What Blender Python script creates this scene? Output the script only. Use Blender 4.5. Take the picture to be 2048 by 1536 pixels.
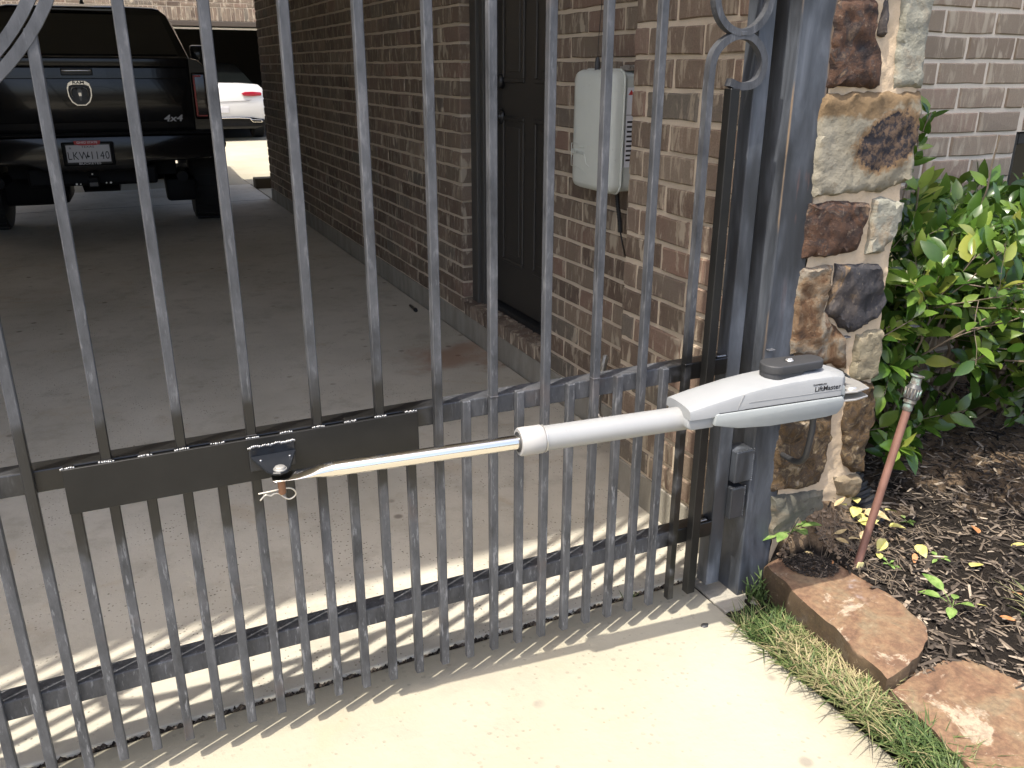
import bpy, bmesh, math, random
from mathutils import Vector, Matrix, noise
from math import radians, sin, cos, pi

random.seed(7)
for o in list(bpy.data.objects):
    bpy.data.objects.remove(o)
S = bpy.context.scene
C = S.collection

# ------------------------------------------------------------------ camera
CAM = Vector((0.1792, -1.4531, 1.2193))
YAW, PITCH, ROLL, FPX = 0.43999, 0.35453, 0.003788, 1706.0
_fw = Vector((sin(YAW)*cos(PITCH), cos(YAW)*cos(PITCH), -sin(PITCH)))
_r = Vector((cos(YAW), -sin(YAW), 0))
_u = _r.cross(_fw)
_r2 = cos(ROLL)*_r + sin(ROLL)*_u
_u2 = -sin(ROLL)*_r + cos(ROLL)*_u
cam = bpy.data.cameras.new('camera')
cam.sensor_width = 36.0
cam.lens = FPX/2048*36
cam.clip_start = 0.02
cam.clip_end = 2000
cam_o = bpy.data.objects.new('camera', cam)
C.objects.link(cam_o)
mw = Matrix.Identity(4)
for i in range(3):
    mw[i][0] = _r2[i]; mw[i][1] = _u2[i]; mw[i][2] = -_fw[i]; mw[i][3] = CAM[i]
cam_o.matrix_world = mw
S.camera = cam_o

def seen(p, m=40):
    d = Vector(p)-CAM
    w = d.dot(_fw)
    if w < 0.05:
        return False
    u = 1024+FPX*d.dot(_r2)/w
    v = 768-FPX*d.dot(_u2)/w
    return -m < u < 2048+m and -m < v < 1536+m

# ------------------------------------------------------------------ light
SUN = Vector((0.40, 0.18, -1.0)).normalized()          # direction the light travels
w = bpy.data.worlds.new('World')
S.world = w
w.use_nodes = True
nt = w.node_tree
bg = nt.nodes['Background']
sk = nt.nodes.new('ShaderNodeTexSky')
sk.sky_type = 'NISHITA'
sk.sun_disc = False
sk.sun_elevation = math.asin(-SUN.z)
sk.sun_rotation = math.atan2(-SUN.x, -SUN.y)
sk.air_density = 0.75
sk.dust_density = 4.0
sk.ozone_density = 0.6
nt.links.new(sk.outputs[0], bg.inputs['Color'])
bg.inputs['Strength'].default_value = 0.15
sun = bpy.data.lights.new('sun', 'SUN')
sun.energy = 2.3
sun.angle = radians(0.53)
sun.color = (1.0, 0.93, 0.82)
sun_o = bpy.data.objects.new('sun', sun)
C.objects.link(sun_o)
sun_o.location = (-4, -2, 9)
sun_o.rotation_euler = SUN.to_track_quat('-Z', 'Y').to_euler()
S.view_settings.view_transform = 'Standard'
S.view_settings.look = 'None'
S.view_settings.exposure = 1.62
S.view_settings.gamma = 1.0
S.view_settings.use_curve_mapping = False
S.render.engine = 'CYCLES'
S.cycles.max_bounces = 8
S.cycles.diffuse_bounces = 5
S.cycles.glossy_bounces = 4
S.cycles.sample_clamp_indirect = 6.0
S.cycles.use_denoising = True
S.cycles.caustics_reflective = False
S.cycles.caustics_refractive = False

# ------------------------------------------------------------------ materials
def sock(t, v, inp):
    if isinstance(v, bpy.types.NodeSocket):
        t.links.new(v, inp)
    elif v is not None:
        if inp.type == 'RGBA' and len(v) == 3:
            v = (v[0], v[1], v[2], 1)
        inp.default_value = v
def mth(t, op, a, b=None, c=None, clamp=False):
    n = t.nodes.new('ShaderNodeMath'); n.operation = op; n.use_clamp = clamp
    for i, v in enumerate((a, b, c)):
        if v is not None: sock(t, v, n.inputs[i])
    return n.outputs[0]
def mixc(t, f, a, b, blend='MIX'):
    n = t.nodes.new('ShaderNodeMix'); n.data_type = 'RGBA'; n.blend_type = blend
    sock(t, f, n.inputs[0]); sock(t, a, n.inputs[6]); sock(t, b, n.inputs[7])
    return n.outputs[2]
def mapr(t, v, a, b, c=0.0, d=1.0, smooth=True):
    n = t.nodes.new('ShaderNodeMapRange')
    n.interpolation_type = 'SMOOTHSTEP' if smooth else 'LINEAR'
    sock(t, v, n.inputs[0])
    for i, x in enumerate((a, b, c, d)): n.inputs[i+1].default_value = x
    return n.outputs[0]
def vscale(t, v, s):
    n = t.nodes.new('ShaderNodeVectorMath'); n.operation = 'MULTIPLY'
    t.links.new(v, n.inputs[0]); n.inputs[1].default_value = s
    return n.outputs[0]
def nz(t, v, scale, detail=4.0, rough=0.55, dist=0.0, color=False):
    n = t.nodes.new('ShaderNodeTexNoise')
    n.inputs['Scale'].default_value = scale; n.inputs['Detail'].default_value = detail
    n.inputs['Roughness'].default_value = rough; n.inputs['Distortion'].default_value = dist
    t.links.new(v, n.inputs['Vector'])
    return n.outputs['Color' if color else 'Fac']
def ramp(t, f, stops, interp='LINEAR'):
    n = t.nodes.new('ShaderNodeValToRGB'); e = n.color_ramp.elements
    n.color_ramp.interpolation = interp
    while len(e) < len(stops): e.new(0.5)
    for k, (p, col) in enumerate(stops):
        e[k].position = p; e[k].color = (col[0], col[1], col[2], 1)
    sock(t, f, n.inputs[0])
    return n.outputs[0]
def pos(t): return t.nodes.new('ShaderNodeNewGeometry').outputs['Position']
def objc(t): return t.nodes.new('ShaderNodeTexCoord').outputs['Object']
def rnd(t): return t.nodes.new('ShaderNodeObjectInfo').outputs['Random']
def attr(t, name, out='Fac'):
    n = t.nodes.new('ShaderNodeAttribute'); n.attribute_name = name
    return n.outputs[out]
def xyz(t, v):
    n = t.nodes.new('ShaderNodeSeparateXYZ'); t.links.new(v, n.inputs[0])
    return n.outputs
def bump(t, h, strength=0.3, dist=0.01):
    n = t.nodes.new('ShaderNodeBump')
    n.inputs['Strength'].default_value = strength; n.inputs['Distance'].default_value = dist
    t.links.new(h, n.inputs['Height'])
    return n.outputs[0]
def mat(name, col=(.5, .5, .5), rough=.6, metal=0.0, spec=.5, build=None, **kw):
    m = bpy.data.materials.new(name); m.use_nodes = True
    t = m.node_tree; p = t.nodes['Principled BSDF']
    p.inputs['Base Color'].default_value = (col[0], col[1], col[2], 1)
    p.inputs['Roughness'].default_value = rough
    p.inputs['Metallic'].default_value = metal
    p.inputs['Specular IOR Level'].default_value = spec
    for k, v in kw.items():
        p.inputs[k.replace('_', ' ')].default_value = v
    if build:
        r = build(t)
        for k, v in r.items(): sock(t, v, p.inputs[k])
    return m

def b_concrete(dark=0.0, seed=0.0):
    def f(t):
        v = pos(t)
        a = nz(t, v, 1.1+seed, 5, .6)
        b = nz(t, v, 7.0, 6, .65)
        c = nz(t, v, 60.0, 3, .6)
        base = ramp(t, a, [(.28, (.285, .262, .196)), (.52, (.325, .302, .232)), (.75, (.36, .338, .268))])
        if dark: base = mixc(t, dark, base, ramp(t, a, [(.3, (.42, .395, .33)), (.7, (.57, .54, .465))]))  # shaded drive gets a lighter concrete colour in place of fill light
        base = mixc(t, mth(t, 'MULTIPLY', mapr(t, b, .50, .70), .4), base, (.28, .255, .205))
        base = mixc(t, mth(t, 'MULTIPLY', mapr(t, nz(t, v, 3.2, 4, .6, 1.0), .56, .72), .32), base, (.38, .29, .185))
        # small drip marks
        vo = t.nodes.new('ShaderNodeTexVoronoi'); vo.inputs['Scale'].default_value = 9.0
        t.links.new(v, vo.inputs['Vector'])
        base = mixc(t, mth(t, 'MULTIPLY', mapr(t, vo.outputs['Distance'], .17, .07), mapr(t, nz(t, v, 2.0, 2), .5, .62)), base, (.22, .20, .165))
        # dark pits
        vp = t.nodes.new('ShaderNodeTexVoronoi'); vp.inputs['Scale'].default_value = 105.0 if dark else 60.0
        t.links.new(v, vp.inputs['Vector'])
        rv = xyz(t, vp.outputs['Color'])[0]
        pit = mth(t, 'MULTIPLY', mapr(t, mth(t, 'SUBTRACT', mth(t, 'MULTIPLY', rv, .34), vp.outputs['Distance']), 0, .09), mapr(t, nz(t, v, 5.5, 4, .75), .40, .62))
        if not dark: pit = mth(t, 'MULTIPLY', pit, .30)
        base = mixc(t, mth(t, 'MULTIPLY', pit, .8), base, (.09, .08, .065))
        if dark:
            dv = t.nodes.new('ShaderNodeVectorMath'); dv.operation = 'DISTANCE'; t.links.new(v, dv.inputs[0]); dv.inputs[1].default_value = (1.55, 2.12, -.055)
            rs = mth(t, 'ADD', dv.outputs['Value'], mth(t, 'MULTIPLY', mth(t, 'SUBTRACT', nz(t, v, 6, 4), .5), .5))
            base = mixc(t, mth(t, 'MULTIPLY', mapr(t, rs, .30, .04), .6), base, (.26, .12, .06))
        h = mth(t, 'SUBTRACT', mth(t, 'ADD', mth(t, 'MULTIPLY', c, .5), b), mth(t, 'MULTIPLY', pit, 1.2))
        return {'Base Color': base, 'Normal': bump(t, h, .5, .005), 'Roughness': .85}
    return f
M_CONC = mat('apron_concrete', build=b_concrete(0.0), spec=.25)
M_CONC_IN = mat('drive_concrete', build=b_concrete(0.9, .37), spec=.25)
def b_stem(t):
    v = pos(t)
    a = nz(t, vscale(t, v, (3, 3, 1)), 4.0, 5, .6)
    br = nz(t, vscale(t, v, (1, 6, 14)), 22.0, 4, .7)
    base = ramp(t, a, [(.3, (.23, .215, .18)), (.7, (.36, .34, .29))])
    base = mixc(t, mapr(t, br, .55, .8, 0, .5), base, (.18, .165, .135))
    return {'Base Color': base, 'Normal': bump(t, br, .5, .004)}
M_STEM = mat('grade_beam', build=b_stem, rough=.9, spec=.2)

def brick_build(tone_src, pale=0.0):
    def f(t):
        v = pos(t)
        tone = rnd(t) if tone_src == 'obj' else attr(t, 'tone')
        base = ramp(t, tone, [(0, (.130, .092, .070)), (.12, (.225, .163, .122)), (.24, (.115, .085, .067)), (.36, (.255, .190, .142)),
                              (.48, (.165, .130, .100)), (.6, (.250, .163, .125)), (.7, (.150, .132, .110)), (.8, (.285, .220, .166)), (.9, (.108, .078, .061)), (1, (.230, .168, .130))])
        st = nz(t, vscale(t, v, (42, 42, 7)), 1.0, 6, .7, .6)
        sm = nz(t, vscale(t, v, (16, 16, 6)), 1.0, 4, .6, .8)
        gr = nz(t, v, 230, 3, .6)
        big = nz(t, v, 11.0, 3, .6)
        base = mixc(t, mapr(t, gr, .38, .66, 0, .5), base, mixc(t, .5, base, (.05, .04, .032)))
        base = mixc(t, mapr(t, big, .35, .65, 0, .5), base, mixc(t, .5, base, (.21, .185, .135)))
        # pale mortar smears that run down the face
        s1 = mth(t, 'MULTIPLY', mapr(t, st, .50, .58), mapr(t, sm, .42, .55))
        base = mixc(t, mth(t, 'MULTIPLY', s1, .72), base, (.38, .32, .24))
        s2 = mapr(t, nz(t, vscale(t, v, (13, 13, 4.5)), 1.3, 3, .5, .4), .60, .655)
        base = mixc(t, mth(t, 'MULTIPLY', s2, .78), base, (.44, .38, .29))
        if pale: base = mixc(t, pale, base, (.43, .345, .245))  # paler brick tint stands in for open sky light on the house wall
        h = mth(t, 'ADD', mth(t, 'MULTIPLY', gr, .6), mth(t, 'MULTIPLY', st, 1.2))
        return {'Base Color': base, 'Normal': bump(t, h, .55, .0035), 'Roughness': .88}
    return f
M_BRICK = mat('taupe_brick', build=brick_build('obj'), spec=.2)
M_BRICK_S = mat('taupe_brick_field', build=brick_build('attr'), spec=.2)
M_BRICK_P = mat('sky_lightened_brick', build=brick_build('obj', .34), spec=.2)
M_BRICK_PS = mat('sky_lightened_brick_field', build=brick_build('attr', .34), spec=.2)
def b_mortar(c0, c1):
    def f(t):
        v = pos(t)
        a = nz(t, v, 18, 5, .65); g = nz(t, v, 260, 3, .6)
        base = mixc(t, a, c0, c1)
        base = mixc(t, mapr(t, g, .5, .75, 0, .25), base, (.25, .20, .15))
        return {'Base Color': base, 'Normal': bump(t, mth(t, 'ADD', a, mth(t, 'MULTIPLY', g, .3)), .6, .006)}
    return f
M_MORTAR = mat('cream_mortar', build=b_mortar((.52, .435, .325), (.65, .56, .44)), rough=.92, spec=.15)
M_MORTAR_L = mat('light_mortar', build=b_mortar((.56, .485, .39), (.66, .585, .48)), rough=.92, spec=.15)
M_MORTAR_C = mat('buff_mortar', build=b_mortar((.44, .335, .22), (.55, .45, .325)), rough=.92, spec=.15)

def b_gate(t):
    v = pos(t); x, y, z = xyz(t, v)
    a = nz(t, vscale(t, v, (1, 1, .4)), 30, 6, .7)
    b = nz(t, vscale(t, v, (1, 1, .16)), 120, 4, .7)
    base = ramp(t, a, [(.3, (.022, .0235, .027)), (.46, (.050, .053, .059)), (.58, (.066, .069, .076)), (.72, (.125, .129, .139))])
    base = mixc(t, mth(t, 'MULTIPLY', mapr(t, b, .56, .68), mapr(t, z, 1.0, .1, .35, .85)), base, (.185, .19, .20))
    base = mixc(t, mapr(t, nz(t, v, 9, 3), .60, .75, 0, .25), base, (.11, .075, .058))
    wob = mth(t, 'MULTIPLY', mth(t, 'SUBTRACT', nz(t, v, 21, 2), .5), .12)
    # newly painted black stretches: round the welded plate and by the hinge side
    dz = mth(t, 'ABSOLUTE', mth(t, 'SUBTRACT', z, .565))
    m1 = mth(t, 'MULTIPLY', mapr(t, mth(t, 'ADD', dz, wob), .155, .09), mapr(t, mth(t, 'ADD', x, wob), .76, .66))
    m1 = mth(t, 'MULTIPLY', m1, mapr(t, x, -.12, .03))
    m2 = mth(t, 'MULTIPLY', mapr(t, mth(t, 'ADD', x, wob), 1.245, 1.29), mapr(t, mth(t, 'ADD', z, wob), .70, .63))
    m2 = mth(t, 'MULTIPLY', m2, mapr(t, mth(t, 'ADD', x, mth(t, 'MULTIPLY', wob, .3)), 1.425, 1.412))
    m = mth(t, 'MAXIMUM', m1, m2)
    base = mixc(t, m, base, (.009, .009, .009))
    r = mixc(t, m, (.52, .52, .52), (.33, .33, .33))
    return {'Base Color': base, 'Roughness': r, 'Normal': bump(t, b, .25, .002)}
M_GATE = mat('weathered_gate_paint', build=b_gate, spec=.5)
def b_fresh(t):
    a = nz(t, pos(t), 14, 4)
    return {'Base Color': ramp(t, a, [(.3, (.007, .007, .007)), (.7, (.012, .012, .0115))]), 'Normal': bump(t, nz(t, pos(t), 160, 2), .12, .001)}
M_FRESH = mat('fresh_black_paint', build=b_fresh, rough=.42, spec=.35)
def b_post(t):
    v = pos(t); x, y, z = xyz(t, v)
    a = nz(t, vscale(t, v, (1, 1, .22)), 16, 5, .65, .5)
    base = ramp(t, a, [(.3, (.024, .027, .032)), (.5, (.062, .070, .083)), (.72, (.125, .138, .160))])
    base = mixc(t, mapr(t, nz(t, vscale(t, v, (1, 1, .3)), 9, 3), .46, .62, .0, .8), base, (.018, .0195, .022))
    # rubbed primer along the corner and reddish streaks
    e = mth(t, 'MULTIPLY', mapr(t, mth(t, 'MAXIMUM', mth(t, 'SUBTRACT', x, 1.509), y), mth(t, 'MULTIPLY', nz(t, vscale(t, v, (1, 1, .3)), 22, 4), .011), .0005) if False else mapr(t, mth(t, 'ADD', mth(t, 'MAXIMUM', mth(t, 'SUBTRACT', x, 1.509), y), mth(t, 'MULTIPLY', nz(t, vscale(t, v, (1, 1, .3)), 22, 4), .010)), .0095, .0055), mapr(t, nz(t, vscale(t, v, (1, 1, .15)), 30, 4), .40, .56))
    base = mixc(t, mth(t, 'MULTIPLY', e, mapr(t, z, .40, .75)), base, (.19, .135, .085))
    s = mth(t, 'MULTIPLY', mapr(t, nz(t, vscale(t, v, (1, 1, .16)), 30, 4), .60, .66), mth(t, 'MULTIPLY', mapr(t, z, .6, .9), mapr(t, x, 1.53, 1.54)))
    base = mixc(t, mth(t, 'MULTIPLY', s, .4), base, (.12, .065, .055))
    s3 = mth(t, 'MULTIPLY', mapr(t, mth(t, 'ADD', x, mth(t, 'MULTIPLY', nz(t, v, 12, 2), .02)), 1.603, 1.612), mapr(t, z, .75, 1.0))
    base = mixc(t, mth(t, 'MULTIPLY', s3, .75), base, (.19, .125, .07))
    return {'Base Color': base, 'Normal': bump(t, nz(t, vscale(t, v, (1, 1, .15)), 110, 3), .2, .002)}
M_POST = mat('rubbed_post_paint', build=b_post, rough=.42, spec=.5)
M_WELD = mat('bright_weld', (.32, .32, .32), .3, .8)
def b_grey(c0, c1, rough):
    def f(t):
        v = pos(t); a = nz(t, v, 12, 5, .6); d = nz(t, v, 70, 3, .7)
        base = mixc(t, a, c0, c1)
        base = mixc(t, mapr(t, d, .64, .74, 0, .3), base, (.22, .215, .20))
        return {'Base Color': base, 'Roughness': mixc(t, a, (rough, rough, rough), (rough+.12, rough+.12, rough+.12)), 'Normal': bump(t, d, .06, .002)}
    return f
M_ALU = mat('grey_painted_housing', build=b_grey((.235, .245, .25), (.285, .295, .30), .48), spec=.45)
M_CASE = mat('grey_lower_case', build=b_grey((.21, .23, .232), (.285, .305, .305), .5), spec=.4)
M_TUBE = mat('satin_tube', build=b_grey((.26, .265, .265), (.32, .325, .32), .40), metal=.1)
M_CHROME = mat('bright_steel', (.80, .77, .72), .16, 1.0)
M_COLLAR = mat('pale_collar', build=b_grey((.30, .295, .285), (.37, .365, .35), .65), spec=.3)
M_RUBBER = mat('black_rubber', (.035, .036, .038), .55)
M_BLACK = mat('black_plastic', (.012, .012, .013), .4)
M_PRINT = mat('black_print', (.012, .012, .014), .5)
M_ZINC = mat('zinc_steel', (.55, .54, .51), .42, .7)
M_RUSTPIN = mat('rusty_pin', (.22, .11, .06), .7, .2)
M_BOX = mat('grey_green_box', build=b_grey((.52, .55, .50), (.60, .625, .575), .5), spec=.3)
M_BOX2 = mat('grey_box_back', build=b_grey((.44, .47, .44), (.50, .53, .49), .5), spec=.3)
M_WHITE = mat('white_label', (.72, .74, .78), .5)
M_RED = mat('red_print', (.45, .03, .03), .45)
M_DOOR = mat('dark_door_paint', (.034, .031, .027), .5)
M_TRIM = mat('dark_trim_paint', (.062, .060, .054), .55)
M_CHARCOAL = mat('charcoal_sill', (.012, .013, .015), .5)
def b_car_black(t):
    return {'Base Color': (.004, .004, .0045, 1)}
M_TRUCK = mat('black_car_paint', (.004, .004, .0045), .16, 0, .2, Coat_Weight=.25, Coat_Roughness=.05)
M_TRUCKD = mat('black_trim', (.006, .006, .0065), .6, 0, .15)
M_GLASSD = mat('tinted_glass', (.004, .005, .005), .03, 0, .6)
M_TYRE = mat('tyre_rubber', (.014, .014, .014), .8)
M_TAIL = mat('smoked_lens', (.012, .004, .004), .08)
M_TAILRED = mat('red_lens_line', (.30, .006, .006), .2)
M_CARW = mat('white_car_paint', (.58, .58, .575), .18, 0, .5, Coat_Weight=.6, Coat_Roughness=.05)
M_CARRED = mat('red_tail_lens', (.32, .012, .03), .1)
M_PLATE = mat('plate_reflective', (.50, .50, .52), .35)
M_ROOFW = mat('pale_soffit', (.74, .71, .66), .9)
M_STUCCO = mat('brown_wall', (.20, .165, .135), .9)
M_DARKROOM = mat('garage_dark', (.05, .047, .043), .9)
M_BROWNTRIM = mat('brown_lintel', (.07, .055, .042), .6)
M_WOOD = mat('dark_timber', (.075, .058, .035), .8)
def b_stone(pal, sc, seed, streak=(1, 1, 1), spk=.25):
    def f(t):
        v = vscale(t, pos(t), streak)
        n = t.nodes.new('ShaderNodeVectorMath'); n.operation = 'ADD'
        t.links.new(v, n.inputs[0]); n.inputs[1].default_value = (seed, seed*1.7, seed*.6); v = n.outputs[0]
        a = nz(t, v, sc, 6, .62, .7)
        base = ramp(t, a, pal)
        d = nz(t, v, sc*7, 4, .65)
        base = mixc(t, mapr(t, d, .58, .7, 0, spk), base, (.36, .30, .22))
        base = mixc(t, mapr(t, d, .40, .30, 0, .5), base, (.03, .022, .018))
        h = mth(t, 'ADD', mth(t, 'MULTIPLY', a, 1.5), mth(t, 'MULTIPLY', d, .7))
        return {'Base Color': base, 'Normal': bump(t, mth(t, 'ADD', h, mth(t, 'MULTIPLY', nz(t, v, sc*22, 3, .7), .5)), .65, .006)}
    return f
ST = {
 'brown': mat('rust_brown_stone', build=b_stone([(.30, (.012, .011, .013)), (.42, (.036, .022, .017)), (.53, (.080, .042, .025)), (.60, (.040, .030, .027)), (.69, (.15, .10, .062))], 15, 2.2), rough=.8, spec=.3),
 'slate': mat('dark_slate_stone', build=b_stone([(.28, (.014, .015, .018)), (.5, (.036, .034, .037)), (.62, (.060, .050, .044)), (.70, (.19, .12, .055))], 12, 5.1, (1, 1, .6)), rough=.75, spec=.35),
 'green': mat('grey_green_stone', build=b_stone([(.3, (.19, .185, .145)), (.52, (.25, .245, .20)), (.66, (.225, .165, .105))], 8, 8.3, spk=.1), rough=.85, spec=.2),
 'tan': mat('tan_sandstone', build=b_stone([(.30, (.125, .085, .050)), (.45, (.205, .165, .11)), (.62, (.255, .22, .16)), (.75, (.22, .165, .10))], 9, 3.7, spk=.15), rough=.88, spec=.2),
 'orange': mat('orange_sandstone', build=b_stone([(.30, (.050, .032, .022)), (.41, (.115, .064, .034)), (.50, (.185, .130, .080)), (.58, (.20, .175, .135)), (.66, (.095, .056, .034)), (.75, (.24, .19, .13))], 14, 9.9), rough=.85, spec=.2),
 'speck': mat('speckled_brown_stone', build=b_stone([(.32, (.026, .020, .014)), (.44, (.105, .068, .034)), (.53, (.060, .045, .034)), (.61, (.17, .125, .070)), (.70, (.29, .24, .18))], 34, 6.4), rough=.85, spec=.2),
 'grey': mat('dull_grey_stone', build=b_stone([(.3, (.075, .07, .055)), (.55, (.125, .12, .095)), (.72, (.16, .13, .09))], 9, 4.4, spk=.15), rough=.88, spec=.2),
 'block': mat('buff_block_stone', build=b_stone([(.28, (.17, .145, .098)), (.5, (.215, .19, .132)), (.75, (.255, .21, .14))], 16, 1.3, spk=.08), rough=.88, spec=.2),
}
def b_flag(t):
    v = pos(t)
    a = nz(t, v, 10.5, 7, .64, .5)
    base = ramp(t, a, [(.30, (.088, .052, .033)), (.43, (.165, .097, .060)), (.54, (.215, .138, .082)), (.64, (.195, .150, .095)), (.78, (.27, .19, .11))])
    w1 = mapr(t, nz(t, v, 7.3, 6, .72, .5), .555, .61)
    base = mixc(t, mth(t, 'MULTIPLY', w1, .7), base, (.42, .35, .26))
    w2 = mth(t, 'MULTIPLY', mapr(t, nz(t, v, 4.0, 5, .7), .56, .68), mapr(t, nz(t, v, 26, 3), .4, .6))
    base = mixc(t, mth(t, 'MULTIPLY', w2, .75), base, (.42, .395, .40))
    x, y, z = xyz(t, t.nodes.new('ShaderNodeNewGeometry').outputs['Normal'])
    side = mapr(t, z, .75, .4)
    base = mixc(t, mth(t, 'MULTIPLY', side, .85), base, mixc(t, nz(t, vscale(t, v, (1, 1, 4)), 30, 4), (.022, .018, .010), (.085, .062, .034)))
    gr = nz(t, v, 75, 5, .7)
    base = mixc(t, mapr(t, gr, .36, .62, .55, 0), base, mixc(t, .7, base, (.05, .035, .028)))
    base = mixc(t, mapr(t, gr, .60, .74, 0, .4), base, (.36, .29, .22))
    h = mth(t, 'ADD', a, mth(t, 'MULTIPLY', gr, .5))
    return {'Base Color': base, 'Normal': bump(t, h, .5, .008)}
def b_ironstone(t):
    v = pos(t); x, y, z = xyz(t, v)
    n1 = nz(t, v, 14, 5, .6); n2 = nz(t, v, 70, 4, .65)
    base = ramp(t, nz(t, v, 7, 5, .6), [(.3, (.165, .14, .095)), (.5, (.225, .205, .155)), (.7, (.25, .23, .18))])
    base = mixc(t, mapr(t, n2, .55, .68, 0, .4), base, (.10, .075, .045))
    wob = mth(t, 'MULTIPLY', mth(t, 'SUBTRACT', n1, .5), .09)
    crust = mapr(t, mth(t, 'ADD', mth(t, 'SUBTRACT', z, mth(t, 'MULTIPLY', mth(t, 'SUBTRACT', x, 1.6), .12)), wob), 1.108, 1.120)
    base = mixc(t, mth(t, 'MULTIPLY', crust, .9), base, mixc(t, n2, (.075, .045, .022), (.215, .145, .075)))
    dx = mth(t, 'DIVIDE', mth(t, 'SUBTRACT', x, 1.805), .098); dz = mth(t, 'DIVIDE', mth(t, 'SUBTRACT', mth(t, 'SUBTRACT', z, 1.068), mth(t, 'MULTIPLY', mth(t, 'SUBTRACT', x, 1.8), .15)), .062)
    d = mth(t, 'SQRT', mth(t, 'ADD', mth(t, 'MULTIPLY', dx, dx), mth(t, 'MULTIPLY', dz, dz)))
    d = mth(t, 'ADD', d, mth(t, 'MULTIPLY', wob, 5.5)); d = mth(t, 'ADD', d, mth(t, 'MULTIPLY', mth(t, 'SUBTRACT', n2, .5), .7))
    rim = mth(t, 'MULTIPLY', mapr(t, d, 1.22, 1.0), .8)
    base = mixc(t, rim, base, mixc(t, n1, (.10, .062, .038), (.22, .125, .05)))
    base = mixc(t, mapr(t, d, 1.0, .86), base, mixc(t, mapr(t, n2, .42, .62), (.022, .021, .025), mixc(t, n1, (.075, .055, .045), (.13, .085, .05))))
    return {'Base Color': base, 'Normal': bump(t, mth(t, 'ADD', n1, mth(t, 'MULTIPLY', n2, .6)), .6, .007)}
ST['iron'] = mat('tan_stone_with_iron_oval', build=b_ironstone, rough=.85, spec=.2)
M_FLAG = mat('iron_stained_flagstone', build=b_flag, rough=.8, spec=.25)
def b_soil(t):
    v = pos(t); a = nz(t, v, 9, 5, .6); g = nz(t, v, 90, 4, .7); x, y, z = xyz(t, v)
    dry = mapr(t, mth(t, 'ADD', z, mth(t, 'MULTIPLY', mth(t, 'SUBTRACT', a, .5), .08)), .045, .085)
    base = mixc(t, g, (.006, .0055, .005), (.026, .021, .017))
    base = mixc(t, dry, base, mixc(t, g, (.10, .068, .042), (.24, .175, .115)))
    return {'Base Color': base, 'Normal': bump(t, g, 1.0, .012)}
M_SOIL = mat('dark_mulched_soil', build=b_soil, rough=.95, spec=.1)
def b_tone(stops, rough_bump=0.0, src='tone'):
    def f(t):
        k = attr(t, 'tone') if src == 'tone' else rnd(t)
        base = ramp(t, k, stops)
        base = mixc(t, mapr(t, nz(t, pos(t), 120, 3), .4, .7, 0, .35), base, mixc(t, .6, base, (.02, .015, .01)))
        return {'Base Color': base}
    return f
M_MULCH = mat('shredded_mulch', build=b_tone([(0, (.010, .009, .008)), (.25, (.032, .027, .023)), (.48, (.090, .073, .058)), (.72, (.19, .155, .12)), (1, (.36, .30, .23))]), rough=.9, spec=.15)
M_GRASS = mat('grass_blades', build=b_tone([(0, (.024, .045, .012)), (.35, (.060, .10, .028)), (.55, (.105, .15, .045)), (.75, (.19, .19, .085)), (1, (.30, .25, .14))]), rough=.6, spec=.3)
def b_leaf(src):
    def f(t):
        k = rnd(t) if src == 'obj' else attr(t, 'tone')
        base = ramp(t, k, [(0, (.018, .046, .008)), (.25, (.040, .090, .013)), (.5, (.070, .138, .020)), (.75, (.12, .195, .030)), (.92, (.18, .245, .045)), (1, (.26, .27, .06))])
        base = mixc(t, mapr(t, nz(t, pos(t), 34, 3), .35, .7, 0, .4), base, mixc(t, .4, base, (.02, .05, .01)))
        return {'Base Color': base}
    return f
LEAFKW = dict(rough=.27, spec=.5, Subsurface_Weight=0.0)
def leaf_mat(name, src):
    m = mat(name, build=b_leaf(src), **LEAFKW)
    t = m.node_tree; p = t.nodes['Principled BSDF']; out = t.nodes['Material Output']
    tr = t.nodes.new('ShaderNodeBsdfTranslucent'); mx = t.nodes.new('ShaderNodeMixShader')
    mx.inputs[0].default_value = .22
    src_s = p.inputs['Base Color'].links[0].from_socket
    t.links.new(mixc(t, .5, src_s, (.16, .30, .03)), tr.inputs[0])
    t.links.new(p.outputs[0], mx.inputs[1]); t.links.new(tr.outputs[0], mx.inputs[2]); t.links.new(mx.outputs[0], out.inputs[0])
    return m
M_LEAF = leaf_mat('glossy_leaf', 'obj')
M_LEAF_S = leaf_mat('glossy_leaf_mass', 'attr')
M_TWIG = mat('grey_brown_twig', build=lambda t: {'Base Color': mixc(t, nz(t, pos(t), 60, 4), (.10, .075, .05), (.25, .20, .145))}, rough=.85)
M_FLOWER = mat('cream_flower_buds', (.55, .50, .24), .7)
M_COPPER = mat('brown_copper_pipe', build=lambda t: {'Base Color': ramp(t, nz(t, vscale(t, pos(t), (1, 1, .4)), 25, 4), [(.3, (.15, .075, .055)), (.7, (.25, .135, .105))])}, rough=.55, metal=.2)
M_VERD = mat('verdigris_brass', build=lambda t: {'Base Color': ramp(t, nz(t, pos(t), 70, 4), [(.35, (.10, .085, .075)), (.5, (.16, .15, .13)), (.68, (.25, .38, .33))])}, rough=.6, metal=.25)
def litter(name, cols):
    return mat(name, build=lambda t: {'Base Color': mixc(t, mapr(t, nz(t, pos(t), 55, 4), .3, .7), cols[0], cols[1])}, rough=.7, spec=.3)
M_DIRT = litter('dry_brown_dirt', ((.075, .052, .034), (.205, .15, .10)))
L_YEL = litter('yellow_dead_leaf', ((.42, .40, .10), (.50, .44, .19)))
L_ORG = litter('orange_dead_leaf', ((.34, .14, .05), (.42, .24, .12)))
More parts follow.
